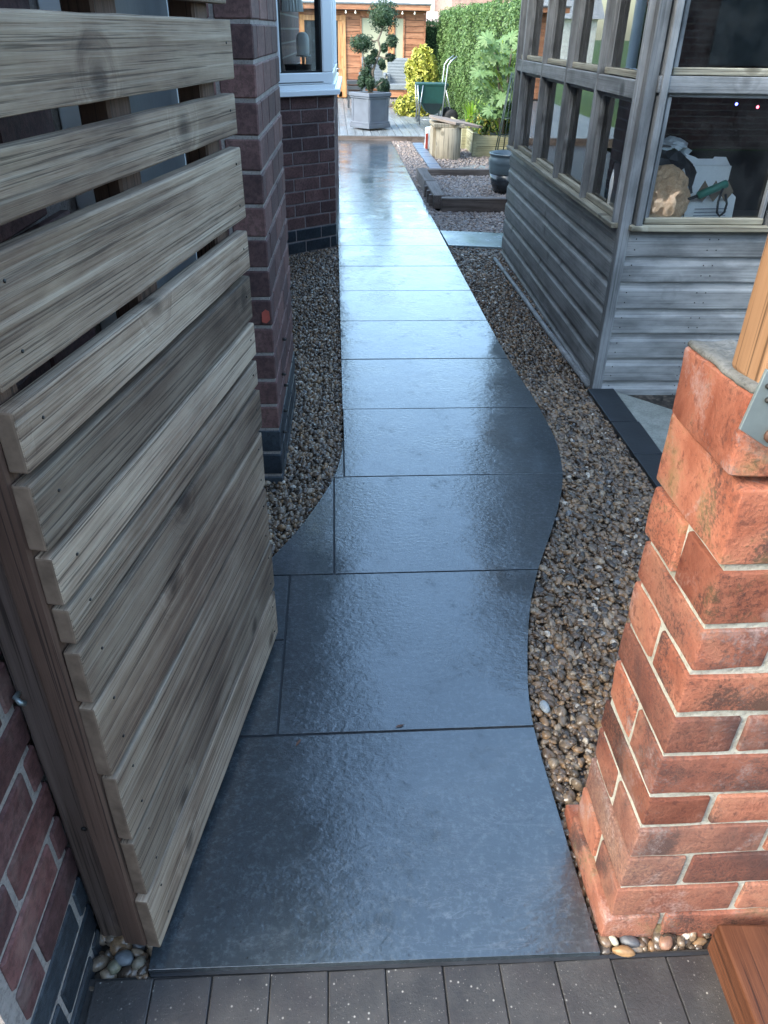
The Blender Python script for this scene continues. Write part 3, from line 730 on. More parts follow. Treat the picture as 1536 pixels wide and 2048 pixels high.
for k in range(40):
    a = 2*math.pi*k/40; r = .075+(.006 if k % 2 else -.004); v += [(r*.8*math.cos(a), r*.8*math.sin(a), .14), (r*math.cos(a), r*math.sin(a), 0)]
for k in range(40): f.append((2*k, 2*k+1, (2*k+3) % 80, (2*k+2) % 80))
link('shade', pydata(v, f), 'white_plastic', ls)
tube('cord', [(0, 0, .13), (0, 0, .9)], .004, 'white_plastic', ls)

# ================================================================== GATE POST, GATE
post = thing('gate_post', 'brown timber gate post fixed to the brick wall at the left edge', 'post', (-.452, -1.655, -.03))
pp = link('timber', box_mesh(.052, .075, 2.05, bevel=.006, seg=2, cuts=(0, 0, 14), jit=.0016, jscale=6, seed=4), 'post_wood', post, (0, 0, 1.02))
link('screw_eye', tube_mesh([(0, 0, 0), (0, -.012, .004), (.008, -.018, .0), (.012, -.014, -.006)], .004, 8), 'galvanised', post, (-.02, -.039, .665))
for z in (.35, .98, 1.5): link('screw', lathe_mesh([(.005, 0), (.005, .002), (0, .003)], 8), 'screw', post, (.008, -.0385, z), (R(90), 0, 0))

A = Vector((-.353, -1.741, 0)); B = Vector((-.198, -.93, 0)); gd = (B-A).normalized(); ga = math.atan2(gd.y, gd.x)
gate = thing('gate', 'open slatted timber gate of weathered horizontal boards on the left', 'gate', A, ga)
# gate local: x along the gate, y to its back (away from the path), z up
SL = [(.028, .178), (.187, .334), (.341, .494), (.502, .646), (.655, .750), (.758, .818), (.826, .902), (.911, 1.004), (1.013, 1.092), (1.112, 1.243), (1.262, 1.332), (1.352, 1.446), (1.464, 1.56), (1.58, 1.70)]
ends = [.858, .862, .856, .857, .862, .866, .867, .861, .866, .866, .858, .864, .860, .862]
for i, (a, b) in enumerate(SL):
    n0 = [0, .006, .006, .002, .001, .005, .001, -.004, .0, -.006, 0, -.003, .002, 0][i]
    L = ends[i]-n0
    a += .002; b -= .002
    me = box_mesh(L, .024, b-a, bevel=.003, seg=2, cuts=(30, 0, 2), jit=.0011, jscale=9, seed=20+i)
    me.materials.append(MAT['gate_wood']); me.materials.append(MAT['gate_end'])
    for pl in me.polygons:
        if abs(pl.normal.x) > .8: pl.material_index = 1
    s = link('slat', me, None, gate, (n0+L/2, .012+random.uniform(-.0015, .0015), (a+b)/2), (random.uniform(-.008, .008), random.uniform(-.002, .002), 0))
    for xx in (.05, L-.035):
        for zz in ((.3, -.28) if b-a > .11 else (.12,)):
            link('nail', lathe_mesh([(.0022, -.001), (.0022, .0008), (0, .0012)], 7), 'screw', s, (xx-L/2, -.0125, (b-a)*zz), (R(90), 0, 0))
for xx, ww in ((.03, .062), (.43, .07), (.79, .07)):
    link('frame_stile', box_mesh(ww, .044, 1.72, bevel=.004, cuts=(0, 0, 10), jit=.001, seed=int(xx*99)), 'gate_frame', gate, (xx, .0245+.022+.001, .89))
for z in (.2, 1.6): box('frame_rail', (.66, .04, .09), (.44, .0245+.044+.021, z), 'gate_frame', gate, bevel=.004)

# ================================================================== RED BRICK PILLAR
pil = thing('pillar', 'weathered red brick gate pillar with pale lime joints on the right', 'pillar', (.472, -1.739, 0))
core = link('mortar_core', box_mesh(.42, .202, 1.01, cuts=(4, 3, 24), jit=.0015, jscale=14, seed=3), 'lime_mortar', pil, (.0045+.21, .005+.101, .455))
PZ = [-.06, -.021, .057, .147, .239, .325, .403, .502, .59, .677, .762, .86, .985, 1.085]
def pbrick(l, d, h, loc, seed, colr, bev=.0042, rz=0):
    me = box_mesh(l, d, h, bevel=bev, seg=3, cuts=(5, 4, 2), jit=.0026, jscale=15, seed=seed, smooth=True)
    o = link('brick', me, 'pillar_brick', pil, loc, (random.uniform(-.01, .01), random.uniform(-.012, .012), rz+random.uniform(-.01, .01)))
    o.data.set_sharp_from_angle(angle=R(22)); o.color = colr; return o
DARK = {4, 5, 3}
for i in range(1, len(PZ)-1):
    z0, z1 = PZ[i], PZ[i+1]; jz = .013 if i > 3 else .009
    h = z1-z0-jz; zc = (z0+z1)/2
    x0 = {10: -.003, 11: -.008}.get(i, random.uniform(-.0025, .0)); y0 = random.uniform(-.003, -.0005)
    dark = {1: .35, 2: .4, 3: .85, 4: .75, 5: .75, 6: .45, 7: .55, 8: .4, 9: .15, 10: .1, 11: .1}.get(i, 0.0)
    def colr(): return (1, .9 if i in (1, 10, 11, 12) else .12, min(1, max(0, dark+random.uniform(-.35, .3))), 1)
    if i == 1: x0 = -.010
    if i == 12:
        for o_args in (((.205, .222, .100), (.086, .112, 1.031), 300, (1, .8, 0, 1), -R(6)), ((.19, .215, .094), (.296, .112, 1.024), 301, (1, .6, 0, 1), 0)):
            pbrick(*o_args[0], o_args[1], o_args[2], o_args[3], .006, o_args[4]).rotation_euler.x = -R(6)
        continue
    if i % 2 == 0:                                # stretcher on the front, two headers on the left face
        pbrick(.225, .103, h, (x0+.1125, y0+.0515, zc), i*11, colr()); pbrick(.19, .103, h, (x0+.237+.095, y0+.0515, zc), i*11+1, colr())
        pbrick(.225, .105, h, (x0+.1125+random.uniform(-.003, .003), .115+.0525, zc), i*11+2, colr())
    else:                                         # one stretcher along the left face, header on the front
        pbrick(.104, .220, h, (x0+.052, y0+.110, zc), i*11, colr())
        pbrick(.225, .103, h, (x0+.116+.1125, y0+.0515, zc), i*11+1, colr()); pbrick(.07, .103, h, (x0+.353+.035, y0+.0515, zc), i*11+2, colr())
# lower foot bricks that stick out towards the path
pbrick(.06, .27, .075, (.022, .135, -.02), 400, (1, 0, .15, 1))
pbrick(.13, .10, .07, (.066, .05, -.022), 401, (1, 1, .1, 1)); pbrick(.2, .1, .07, (.24, .05, -.022), 402, (1, .4, .5, 1))
cap = link('cement_cap', box_mesh(.392, .220, .010, bevel=.003, cuts=(20, 14, 0), jit=.0035, jscale=30, seed=9, smooth=True), 'cement_cap', pil, (.184, .113, 1.084), (-R(6), 0, -R(5)))

gp = thing('timber_post', 'smooth orange timber upright standing on the brick pillar', 'post', (.502, -1.672, 1.087))
box('timber', (.075, .075, 1.0), (0, 0, .505), 'orange_wood', gp, bevel=.006, seg=2)
br = thing('post_bracket', 'galvanised steel plate bolting the orange upright to the pillar', 'bracket', (.487, -1.748, 1.095))
plt = link('plate', prism_mesh([(-.056, -.03), (-.02, -.052), (.09, -.066), (.09, .052), (-.018, .034), (-.046, .04)], 0, .004, .001), 'galvanised', br, (0, .0, 0), (R(90), 0, 0))
for x, z, r in ((-.018, -.037, .009), (.03, -.03, .009), (-.012, .018, .007), (-.04, .022, .003), (-.036, .006, .003), (-.01, -.02, .003)):
    link('bolt', lathe_mesh([(r, 0), (r, .003), (r*.6, .005), (0, .005)], 12), 'rust' if r > .005 else 'screw', br, (x, -.0045, z), (R(90), 0, 0))
box('arm', (.004, .08, .1), (.06, -.042, -.01), 'galvanised', br)
bm_ = thing('timber_beam', 'reddish brown sawn timber lying on the setts in the bottom right corner', 'timber', (.73, -1.97, -.02), R(-3))
link('beam', box_mesh(.16, .40, .085, bevel=.005, seg=2, cuts=(2, 12, 0), jit=.003, jscale=8, seed=2), 'red_timber', bm_, (0, 0, .045))

# ================================================================== SHED
shed = thing('shed', 'grey weathered timber summerhouse shed with small paned windows on the right', 'shed', (1.212, .818, 0), -R(1.2))
SW, SD = 2.3, 2.62
def shiplap(name, L, h, parent, loc, rz, seed):
    """board along local X, face towards -Y; scalloped top and rebated foot"""
    prof = [(0.0, 0), (-.014, 0.001), (-.0155, .006), (-.0155, h-.034), (-.0145, h-.03), (-.009, h-.022), (-.0055, h-.01), (-.005, h+.004), (0, h+.004)]
    n = 26; v = []; f = []
    from mathutils import noise as mn
    for i in range(n+1):
        x = -L/2+L*i/n
        for (y, z) in prof:
            q = mn.noise_vector(Vector((x*3+seed*9.1, y*10, z*9)))
            v.append((x, y+q.y*.0013, z+q.z*.0011))
    k = len(prof)
    for i in range(n):
        for j in range(k): f.append((i*k+j, (i+1)*k+j, (i+1)*k+(j+1) % k, i*k+(j+1) % k))
    f.append(tuple(range(k))); f.append(tuple(n*k+j for j in range(k))[::-1])
    me = pydata(v, f); 
    return link(name, me, 'shed_wood', parent, loc, (0, 0, rz))
BZ = [-.06, .036, .152, .271, .386, .506, .616, .722]
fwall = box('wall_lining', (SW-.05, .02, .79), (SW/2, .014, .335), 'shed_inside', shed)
for i in range(len(BZ)-1):
    b = shiplap('board', SW-.028, BZ[i+1]-BZ[i]-.006, shed, (.028+(SW-.028)/2, .003, BZ[i]), 0, i)
    for xx in (-1.1, -1.1+.32, -1.1+.36):
        for zz in (.03, .075): link('nail', lathe_mesh([(.003, 0), (.003, .001), (0, .0015)], 6), 'screw', b, (xx, -.0155, zz), (R(90), 0, 0))
    shiplap('board', SD-.028, BZ[i+1]-BZ[i]-.006, shed, (.003, .028+(SD-.028)/2, BZ[i]), -math.pi/2, 30+i)
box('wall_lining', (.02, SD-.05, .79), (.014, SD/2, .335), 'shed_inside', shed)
# corner strips
def trim(name, a, b, wd, th, mat='shed_trim', parent=shed, bev=.003):
    return bar(name, a, b, wd, th, mat, parent, bevel=bev, cuts=(8, 0, 0), jit=.0012, jscale=8, seed=random.randrange(99))
trim('corner_strip', (.007, .007, -.06), (.007, .007, 1.84), .046, .046)
for z0, z1 in ((.74, 1.80),):
    # front stiles
    for x, ww in ((.055, .062), (.635, .07), (1.21, .06), (1.8, .06), (2.26, .07)):
        trim('window_stile', (x, -.006, z0), (x, -.006, z1), ww, .03)
    for y, ww in ((.045, .055), (.61, .05), (1.20, .05), (1.79, .05), (2.40, .05), (2.59, .06)):
        trim('window_stile', (-.008, y, z0), (-.008, y, z1), .03, ww)
# rails
trim('window_rail', (.03, -.014, 1.27), (SW, -.014, 1.27), .03, .058)
trim('window_rail', (-.016, .03, 1.245), (-.016, SD, 1.245), .03, .066)
trim('window_rail', (.03, -.012, 1.80), (SW, -.012, 1.80), .035, .08); trim('window_rail', (-.012, .03, 1.80), (-.012, SD, 1.80), .035, .08)
# sills and beads
trim('window_sill', (.02, -.02, .738), (SW, -.02, .738), .05, .022, 'sill_wood'); trim('window_sill', (-.02, .02, .738), (-.02, SD, .738), .05, .022, 'sill_wood')
def window(a, b, z0, z1, side):
    def P(t, off, z): return (t, off, z) if side == 'f' else (off, t, z)
    for z in (z0+.014, z1-.010): trim('window_bead', P(a, .002, z), P(b, .002, z), .024, .026 if z < (z0+z1)/2 else .018, 'sill_wood' if z < (z0+z1)/2 else 'shed_trim')
    for t in (a+.009, b-.009): trim('window_bead', P(t, .006, z0+.02), P(t, .006, z1-.01), .022 if side == 'f' else .018, .018 if side == 'f' else .022)
    sz = (b-a, .004, z1-z0) if side == 'f' else (.004, b-a, z1-z0)
    box('pane', sz, P((a+b)/2, .018, (z0+z1)/2), 'glass', shed)
for a, b in ((.085, .60), (.67, 1.18), (1.24, 1.77), (1.83, 2.23)):
    window(a, b, .75, 1.245, 'f'); window(a, b, 1.30, 1.765, 'f')
for a, b in ((.07, .585), (.635, 1.175), (1.225, 1.765), (1.815, 2.375), (2.425, 2.56)):
    window(a, b, .75, 1.215, 'l'); window(a, b, 1.28, 1.765, 'l')
# inside: floor, shelf, far walls, roof
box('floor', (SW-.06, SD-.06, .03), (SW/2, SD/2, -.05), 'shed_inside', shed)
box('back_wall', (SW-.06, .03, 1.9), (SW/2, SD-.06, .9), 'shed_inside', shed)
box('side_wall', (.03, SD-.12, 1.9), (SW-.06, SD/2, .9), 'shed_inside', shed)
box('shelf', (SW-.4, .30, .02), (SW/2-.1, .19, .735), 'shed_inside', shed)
link('roof', pydata([(-.10, -.12, 1.86), (SW+.1, -.12, 1.86), (SW+.1, SD/2, 2.42), (-.10, SD/2, 2.42), (-.10, SD+.12, 1.86), (SW+.1, SD+.12, 1.86), (-.10, -.12, 1.84), (SW+.1, -.12, 1.84), (SW+.1, SD+.12, 1.84), (-.10, SD+.12, 1.84)],
     [(0, 1, 2, 3), (3, 2, 5, 4), (6, 9, 8, 7), (0, 6, 7, 1), (4, 5, 8, 9), (0, 3, 4, 9, 6), (1, 7, 8, 5, 2)]), 'far_dark', shed)

def W(x, y, z): return Matrix.Translation((1.212, .818, 0)) @ Matrix.Rotation(-R(1.2), 4, 'Z') @ Vector((x, y, z))
# ---- things in the shed window
from mathutils import noise as mnoise
def crumple(name, label, cat, loc, s, mat, seed, amp=.28, sub=4):
    bm = bmesh.new(); bmesh.ops.create_icosphere(bm, subdivisions=sub, radius=1)
    for q in bm.verts:
        d = q.co.normalized(); n = 0; p = d*1.7+Vector((seed*3.3, seed, 0))
        for k in range(4):
            n += (1-2*abs(mnoise.noise(p)))*.55**k; p = p*2.1
        q.co = d*(1+amp*(n-.5))
        if q.co.z < -.72: q.co.z = -.72
    o = link(name, from_bm(bm, False), mat, None, loc); o.scale = s; tag(o, label, cat); return o
crumple('paper_bag', 'crumpled brown paper bag behind the lower shed window', 'bag', W(.175, .095, .835), (.098, .072, .112), 'brown_paper', 3, .24, 4)
crumple('plastic_sheet', 'torn pale plastic sheet above the brown paper bag in the shed', 'sheet', W(.21, .30, 1.0), (.09, .06, .045), 'grey_sheet', 8, .5, 3)
crumple('bin_bag', 'black bin bag slumped behind the brown paper bag in the shed', 'bag', W(.22, .25, .88), (.13, .08, .13), 'black_plastic', 5, .2, 3)
bx = thing('cardboard_box', 'white cardboard carton with zigzag flaps standing in the shed window', 'box', W(.40, .155, .748), -R(1.2)+R(5))
# carton local: x width .26, y depth
link('carton_front', prism_mesh([(-.105, 0), (.12, 0), (.12, .09), (.075, .125), (.055, .08), (.02, .13), (-.005, .085), (-.03, .125), (-.06, .08), (-.10, .10)], 0, .003), 'white_card', bx, (0, -.04, 0), (R(84), 0, 0))
link('carton_side', prism_mesh([(-.0, 0), (.10, 0), (.09, .16), (.045, .2), (0, .12)], 0, .003), 'white_card', bx, (-.105, -.03, 0), (R(90), 0, R(118)))
link('carton_back', prism_mesh([(-.10, 0), (.13, 0), (.13, .2), (-.10, .2)], 0, .003), 'white_card', bx, (0, .08, 0), (R(90), 0, 0))
link('carton_flap', prism_mesh([(-.09, 0), (.12, 0), (.115, .05), (.06, .052), (.05, .04), (-.02, .04), (-.03, .05), (-.07, .07)], 0, .003), 'white_card', bx, (0, .075, .2), (R(35), 0, 0))
for x in (-.045, .005, .06): link('brown_flap', prism_mesh([(-.03, -.005), (.0, -.04), (.032, 0), (.0, .045)], 0, .003), 'brown_card', bx, (x, -.045-.004, .115), (R(80), 0, 0))
for k in range(3): box('print_line', (.15, .001, .003), (.01, -.0465+.001*k, .045-.014*k), 'print_blue', bx, (R(-6), 0, 0))
link('round_logo', lathe_mesh([(.010, 0), (.010, .001), (0, .001)], 14), 'bag_red', bx, (-.118, -.012, .125), (R(90), 0, R(-62)))
for k in range(3): box('printed_mark', (.012, .001, .006), (-.116+.002*k, -.0145-.001*k, .10-.011*k), 'print_blue', bx, (0, 0, R(-62)))
tl = thing('hand_tool', 'green cylinder tool with a black looped strap across the white carton', 'tool', W(.375, .065, .875))
tube('grip', [(-.055, 0, -.022), (-.05, 0, -.020), (.06, 0, .028), (.064, 0, .03)], [.012, .0165, .0165, .012], 'green_plastic', tl, 14)
tube('shaft', [(-.11, .005, -.045), (-.055, 0, -.022)], .007, 'black_plastic', tl)
tube('strap', [(.045, -.01, .012), (.035, -.016, -.04), (.04, -.018, -.085), (.055, -.018, -.1), (.072, -.018, -.085), (.075, -.017, -.05), (.06, -.014, -.012)], .005, 'black_plastic', tl)
bt_ = thing('white_bottle', 'tall white plastic bottle behind the nearest side pane of the shed', 'bottle', W(.07, .30, .745))
link('bottle_body', lathe_mesh([(.048, 0), (.056, .02), (.06, .12), (.052, .2), (.026, .25), (.024, .265)], 20), 'white_plastic', bt_)
link('cap', lathe_mesh([(.034, .262), (.036, .31), (.0, .312)], 14), 'stone_flag', bt_)
for nm, lab, x, z, mt in (('indicator_light', 'tiny blue indicator light glowing in the dark shed', .478, 1.19, 'led_blue'), ('indicator_light', 'tiny red indicator light glowing in the dark shed', .572, 1.18, 'led_red')):
    o = link(nm, lathe_mesh([(.0045, -.003), (.006, 0), (.0045, .003), (0, .005)], 10), mt, None, W(x-.01, .22, z), (R(90), 0, 0)); tag(o, lab, 'light')

# shed base and edging
cb_ = thing('concrete_base', 'pale green grey concrete wedge under the shed corner', 'concrete base', (0, 0, 0))
link('concrete', prism_mesh([(1.305, .80), (1.272, .70), (1.29, -.2), (1.9, -.2), (1.9, .15)], -.05, -.006, .01), 'concrete', cb_)
ed = thing('edging_strip', 'black slate edging strip running from the shed corner to the pillar', 'edging', (0, 0, 0))
yy = .80
for k, l in enumerate((.36, .30, .31, .3)):
    link('edging_slab', prism_mesh([(1.172, yy-l+.003), (1.292, yy-l+.003), (1.298, yy-.003), (1.172, yy-.003)], -.04, .004, .002), 'slate_edge', ed); yy -= l
pole = tag(tube('pole', [(1.172, 3.25, -.004), (1.178, 2.4, -.002), (1.184, 1.6, -.005), (1.192, .84, -.002)], [.013, .014, .015, .016], 'shed_trim', None, 8), 'thin grey wooden pole lying on gravel along the shed foot', 'pole')
st = tag(link('stepping_slab', prism_mesh([(.875, 3.655), (1.32, 3.575), (1.42, 4.07), (.87, 4.17)], -.03, .0, .002), 'pale_slab'), 'pale wet stepping slab between the path and the shed', 'slab')

# ================================================================== FAR GARDEN
# sleeper bed
def sleeper(label, a, b, wdt, h, z):
    o = bar('sleeper', a, b, wdt, h, 'sleeper', None, bevel=.006, cuts=(12, 0, 0), jit=.002, jscale=5, seed=random.randrange(99)); tag(o, label, 'sleeper', 'sleepers round the gravel bed'); return o
sleeper('brown sleeper across the front of the pebble bed by the shed', (.985, 5.06, .045), (2.3, 5.04, .045), .09, .125, 0)
sleeper('nearer of two sleepers edging the pebble bed along the path', (.975, 5.13, .052), (.975, 5.93, .052), .11, .125, 0)
sleeper('farther of two sleepers edging the pebble bed along the path', (.972, 5.95, .052), (.968, 6.82, .052), .11, .125, 0)
sleeper('brown sleeper across the back of the pebble bed before the bench', (1.03, 7.03, .02), (2.3, 7.03, .02), .09, .11, 0)
for yy, lab in ((5.25, 'short wooden peg nearest the front corner of the sleeper bed'), (5.47, 'middle short wooden peg bracing the sleeper beside the path'), (5.72, 'farthest short wooden peg bracing the sleeper beside the path')):
    tag(box('edging_peg', (.03, .05, .14), (.904, yy, .03), 'sleeper', None), lab, 'peg', 'pegs along the sleepers')
# blue paver row
row = thing('paver_row', 'row of dark blue pavers edging the far pebble strip', 'edging')
pvm = [box_mesh(.145, .2, .06, bevel=.006, seg=2, jit=.001, seed=k) for k in range(2)]
for me in pvm: me.materials.append(MAT['blue_paver'])
for k in range(14): link('paver', pvm[k % 2], None, row, (1.228, 7.2+.21*k, -.024+random.uniform(-.003, .003)), (0, random.uniform(-.02, .02), random.uniform(-.01, .01)))
# glazed pot
pot = thing('glazed_pot', 'large round blue and black glazed pot in the pebble bed', 'pot', (1.80, 5.95, -.01))
prof = [(.12, 0), (.14, .01), (.17, .1), (.195, .2)]
link('pot_lower', lathe_mesh([(.12, 0), (.145, .01), (.18, .1), (.205, .2)], 36), 'black_glaze', pot)
link('pot_body', lathe_mesh([(.205, .2), (.212, .215), (.209, .222), (.216, .235), (.213, .242), (.219, .26), (.216, .268), (.223, .30), (.224, .335), (.214, .355), (.212, .375), (.222, .385), (.222, .395), (.2, .395), (.195, .36), (.17, .33)], 36), 'blue_glaze', pot)
link('soil', lathe_mesh([(.185, .33), (.0, .34)], 24), 'gravel_bed', pot)
# rustic bench
bn = thing('garden_bench', 'small rustic wooden bench with a round log leg beyond the pebble bed', 'bench', (1.5, 8.6, -.02))
link('log_leg', lathe_mesh([(.165, 0), (.168, .01), (.166, .38), (.16, .385)], 28), 'bench_wood', bn, (.0, -.03, 0))
box('panel_leg', (.05, .34, .36), (-.17, .28, .18), 'bench_wood', bn, bevel=.004)
box('panel_leg', (.05, .34, .36), (.06, .32, .18), 'bench_wood', bn, bevel=.004)
box('seat_board', (.40, .62, .045), (-.01, .15, .408), 'bench_wood', bn, bevel=.005)
fl = link('stone_flag', prism_mesh([(-.24, .28), (.0, .34), (.3, .2), (.46, -.0), (.40, -.06), (.20, -.10), (.06, -.24), (-.1, -.12), (-.24, -.03)], 0, .03, .006), 'stone_flag', None, (1.5, 8.62, .415), (0, R(9), 0)); tag(fl, 'flat pinkish stone flag lying across the rustic bench', 'stone slab')
sk = thing('compost_bag', 'small plastic garden bag with red and green print behind the bench', 'bag', (1.36, 9.45, -.02))
link('sack', box_mesh(.16, .1, .3, bevel=.02, seg=2, cuts=(3, 2, 5), jit=.015, jscale=8, smooth=True), 'grey_sheet', sk, (0, 0, .15))
box('print', (.035, .006, .2), (-.06, -.056, .12), 'bag_red', sk); box('print', (.06, .006, .1), (.04, -.056, .08), 'bag_green', sk)
sp_ = tag(link('sand_patch', prism_mesh([(1.45, 7.35), (1.75, 7.22), (2.15, 7.3), (2.1, 7.7), (1.8, 8.0), (1.55, 7.8)], -.03, -.012), 'concrete'), 'pale patch of dried mortar on the gravel in front of the bench', 'mortar patch')
# raised timber bed with planting
rb = thing('raised_bed', 'pale green timber raised planting bed beside the hedge', 'planter', (1.9, 8.75, -.02))
for z in (.065, .2): box('front_board', (.95, .04, .13), (.475, 0, z), 'bed_wood', rb, bevel=.004)
for z in (.065, .2): bar('side_board', (.02, .02, z), (.02, 2.6, z), .04, .13, 'bed_wood', rb, bevel=.004)
box('corner_post', (.06, .06, .3), (-.01, .01, .145), 'bed_wood', rb, bevel=.004); box('corner_post', (.07, .07, .3), (-.03, .9, .145), 'bed_wood', rb, bevel=.004)
box('soil', (.9, 2.5, .03), (.48, 1.28, .22), 'gravel_bed', rb)
# wire obelisk
ob = thing('wire_obelisk', 'dark wire plant obelisk leaning before the raised bed', 'plant support', (2.28, 8.35, -.02))
top = Vector((.02, .12, 1.02))
for k in range(7):
    a = 2*math.pi*k/7; tube('wire', [(.2*math.cos(a), .16*math.sin(a), 0), top+Vector((.05*math.cos(a), .05*math.sin(a), 0))], .008, 'wire', ob, 5)
for t in (.12, .3, .5):
    c_ = top*t; r_ = .2*(1-t)+.05*t; tube('ring', [(c_.x+r_*math.cos(2*math.pi*k/14), c_.y+.8*r_*math.sin(2*math.pi*k/14), c_.z) for k in range(15)], .005, 'wire', ob, 5)

# deck
deck = tag(link('deck', box_mesh(4.2, 10.0, .05), 'sleeper', None, (.1, 15.37, 0.0)), kind='structure')
dm = box_mesh(.118, 10.0, .026, bevel=.003); dm.materials.append(MAT['deck_wood'])
for k in range(33): link('deck_board', dm, None, deck, (-1.95+.1235*k, 0, .05))
link('fascia', box_mesh(4.3, .03, .12, bevel=.003), 'sleeper', deck, (0, -5.03, -.005))
# garden room
gr = thing('garden_room', 'cedar clad flat roofed garden room at the end of the deck', 'garden room', (0, 17.7, .075))
cx0, cx1 = -2.0, 2.06
box('wall', (cx1-cx0-.04, 2.4, 1.72), ((cx0+cx1)/2, 1.23, .86), 'far_dark', gr)
def boards(x0, x1, z0, z1):
    z = z0
    while z < z1-.02:
        h = min(.118, z1-z); box('cladding_board', (x1-x0, .024, h-.006), ((x0+x1)/2, .008, z+h/2), 'cedar', gr, bevel=.003); z += .118
boards(.27, .60, .02, 1.72); boards(1.62, cx1, .02, 1.72); boards(.60, 1.62, 1.60, 1.72); boards(.60, 1.62, .02, .2); boards(cx0, -.75, .02, 1.72); boards(-.75, .27, 1.62, 1.72)
for x in (.23, ): box('door_jamb', (.10, .06, 1.62), (x, -.01, .82), 'cedar_frame', gr, bevel=.004)
box('door_jamb', (.10, .06, 1.62), (-.70, -.01, .82), 'cedar_frame', gr, bevel=.004); box('door_head', (1.02, .06, .1), (-.235, -.012, 1.57), 'cedar_frame', gr, bevel=.004)
dr = box('door', (.83, .03, .12), (-.235, -.005, .07), 'cedar_frame', gr); box('stile', (.08, .03, 1.5), (.375, 0, .7), 'cedar_frame', dr); box('pane', (.72, .012, 1.38), (-.02, .003, .75), 'glass', dr)
tube('handle', [(.37, -.03, .52), (.37, -.06, .52), (.28, -.06, .52)], .012, 'steel_tube', dr)
for a, b in ((.64, 1.24), (1.40, 1.58)):
    wf = box('window', (b-a, .012, 1.36), ((a+b)/2, -.004, .9), 'cream', gr)
    for xx in (-(b-a)/2-.018, (b-a)/2+.018): box('frame', (.036, .04, 1.42), (xx, -.008, 0), 'cedar', wf, bevel=.003)
    box('frame', (b-a+.07, .04, .036), (0, -.008, .70), 'cedar', wf); box('frame', (b-a+.07, .04, .036), (0, -.008, -.70), 'cedar', wf)
box('mullion', (.12, .05, 1.44), (1.32, -.006, .9), 'cedar_frame', gr, bevel=.004)
box('corner_trim', (.03, .05, 1.72), (cx1+.016, 0, .86), 'cedar', gr)
box('roof', (cx1-cx0+.2, 2.8, .10), ((cx0+cx1)/2, 1.12, 1.78), 'cedar', gr, bevel=.004); box('roof_edge', (cx1-cx0+.24, 2.84, .03), ((cx0+cx1)/2, 1.12, 1.846), 'far_dark', gr)
ft = thing('string_lights', 'string of small bulbs hung under the garden room roof edge', 'string lights', (0, 17.36, 1.80))
tube('cable', [(-1.2+.1*k, 0, -.01*abs(math.sin(k*.9))) for k in range(32)], .004, 'gasket', ft, 5)
for x in (.02, .28, .49, .92, 1.12, 1.53, 1.8): link('bulb', lathe_mesh([(.008, 0), (.008, -.02), (.018, -.032), (.02, -.045), (.012, -.058), (0, -.062)], 10), 'bulb', ft, (x, 0, -.015))

# planter with cloud pruned tree
plr = thing('square_planter', 'square grey panelled planter holding the pom pom tree on the deck', 'planter', (.565, 11.27, .09), R(40))
s_ = .225
for z, h, e in ((.03, .06, .012), (.075, .03, .004), (.475, .05, .02), (.435, .025, .008)): box('moulding', (2*(s_+e), 2*(s_+e), h), (0, 0, z), 'planter_grey', plr, bevel=.005)
box('body', (2*s_-.02, 2*s_-.02, .46), (0, 0, .25), 'planter_grey', plr, bevel=.004)
for k in range(4):
    a = k*math.pi/2
    for t in (-.18, .18):
        box('panel_frame', (.05, .012, .36), (math.cos(a)*t+math.sin(a)*(s_-.008), math.sin(a)*t-math.cos(a)*(s_-.008), .255), 'planter_grey', plr, (0, 0, a), bevel=.004)
box('soil', (.36, .36, .02), (0, 0, .495), 'gravel_bed', plr)
tr = thing('cloud_tree', 'pom pom cloud pruned conifer growing in the grey planter', 'tree', (.565, 11.27, .58))
def tt(px, z): return Vector((px-.565, 0, z-.58))
tk = tube('trunk', [(0, 0, -.02), (.05, .02, .12), (.04, .02, .3), (.10, .0, .45), (.16, -.02, .6), (.12, 0, .72), (.18, 0, .85), (.2, 0, 1.0)], [.03, .028, .022, .02, .018, .016, .014, .012], 'bark', tr)
for pts in ([(0, 0, 0), (-.06, .03, .18), (-.10, 0, .4), (-.12, 0, .62)], [(.12, 0, .72), (.05, 0, .70), (.0, .02, .74), (-.06, 0, .7)], [(.14, 0, .5), (.24, 0, .48), (.32, 0, .5)], [(.16, -.02, .6), (.26, 0, .63), (.32, 0, .68)], [(.04, .02, .3), (.0, .05, .42)], [(.02, 0, .05), (.14, -.02, .12), (.2, 0, .16)]):
    tube('branch', pts, [.012]*(len(pts)-1)+[.008], 'bark', tk, 6)
poms = [(.76, 1.62, .225, (1, 1, .95)), (.43, 1.25, .16, (1.15, 1, .75)), (.90, 1.29, .085, (1, 1, 1.1)), (.78, 1.20, .06, (1, 1, 1)), (.64, 1.12, .055, (1, 1, 1)), (.56, 1.03, .08, (1.1, 1, .8)), (.88, 1.07, .065, (1.15, 1, .8)), (.74, 1.0, .05, (1, 1, 1)), (.50, .86, .10, (.9, 1, 1.3)), (.44, .74, .07, (1, 1, 1.4)), (.56, .72, .085, (.9, 1, 1.2)), (.76, .95, .045, (1, 1, 1))]
for px, z, r, sq in poms:
    c_ = tt(px, z); c_.y = random.uniform(-.06, .06)
    n = int(380+20000*r*r*1.2)
    p, nn = ball_leaves(c_, r, n, .02, sq, .22)
    pm_ = link('foliage_pad', leaf_mesh(p, nn, np.full(n, .021), .35), 'topiary_leaf', tr)
    bm = bmesh.new(); bmesh.ops.create_icosphere(bm, subdivisions=2, radius=r*.72)
    link('inner_twigs', from_bm(bm), 'hedge_core', pm_, c_).scale = sq
bl = thing('ball_topiary', 'small round topiary ball in a brown pot behind the planter', 'plant', (.80, 11.75, .09))
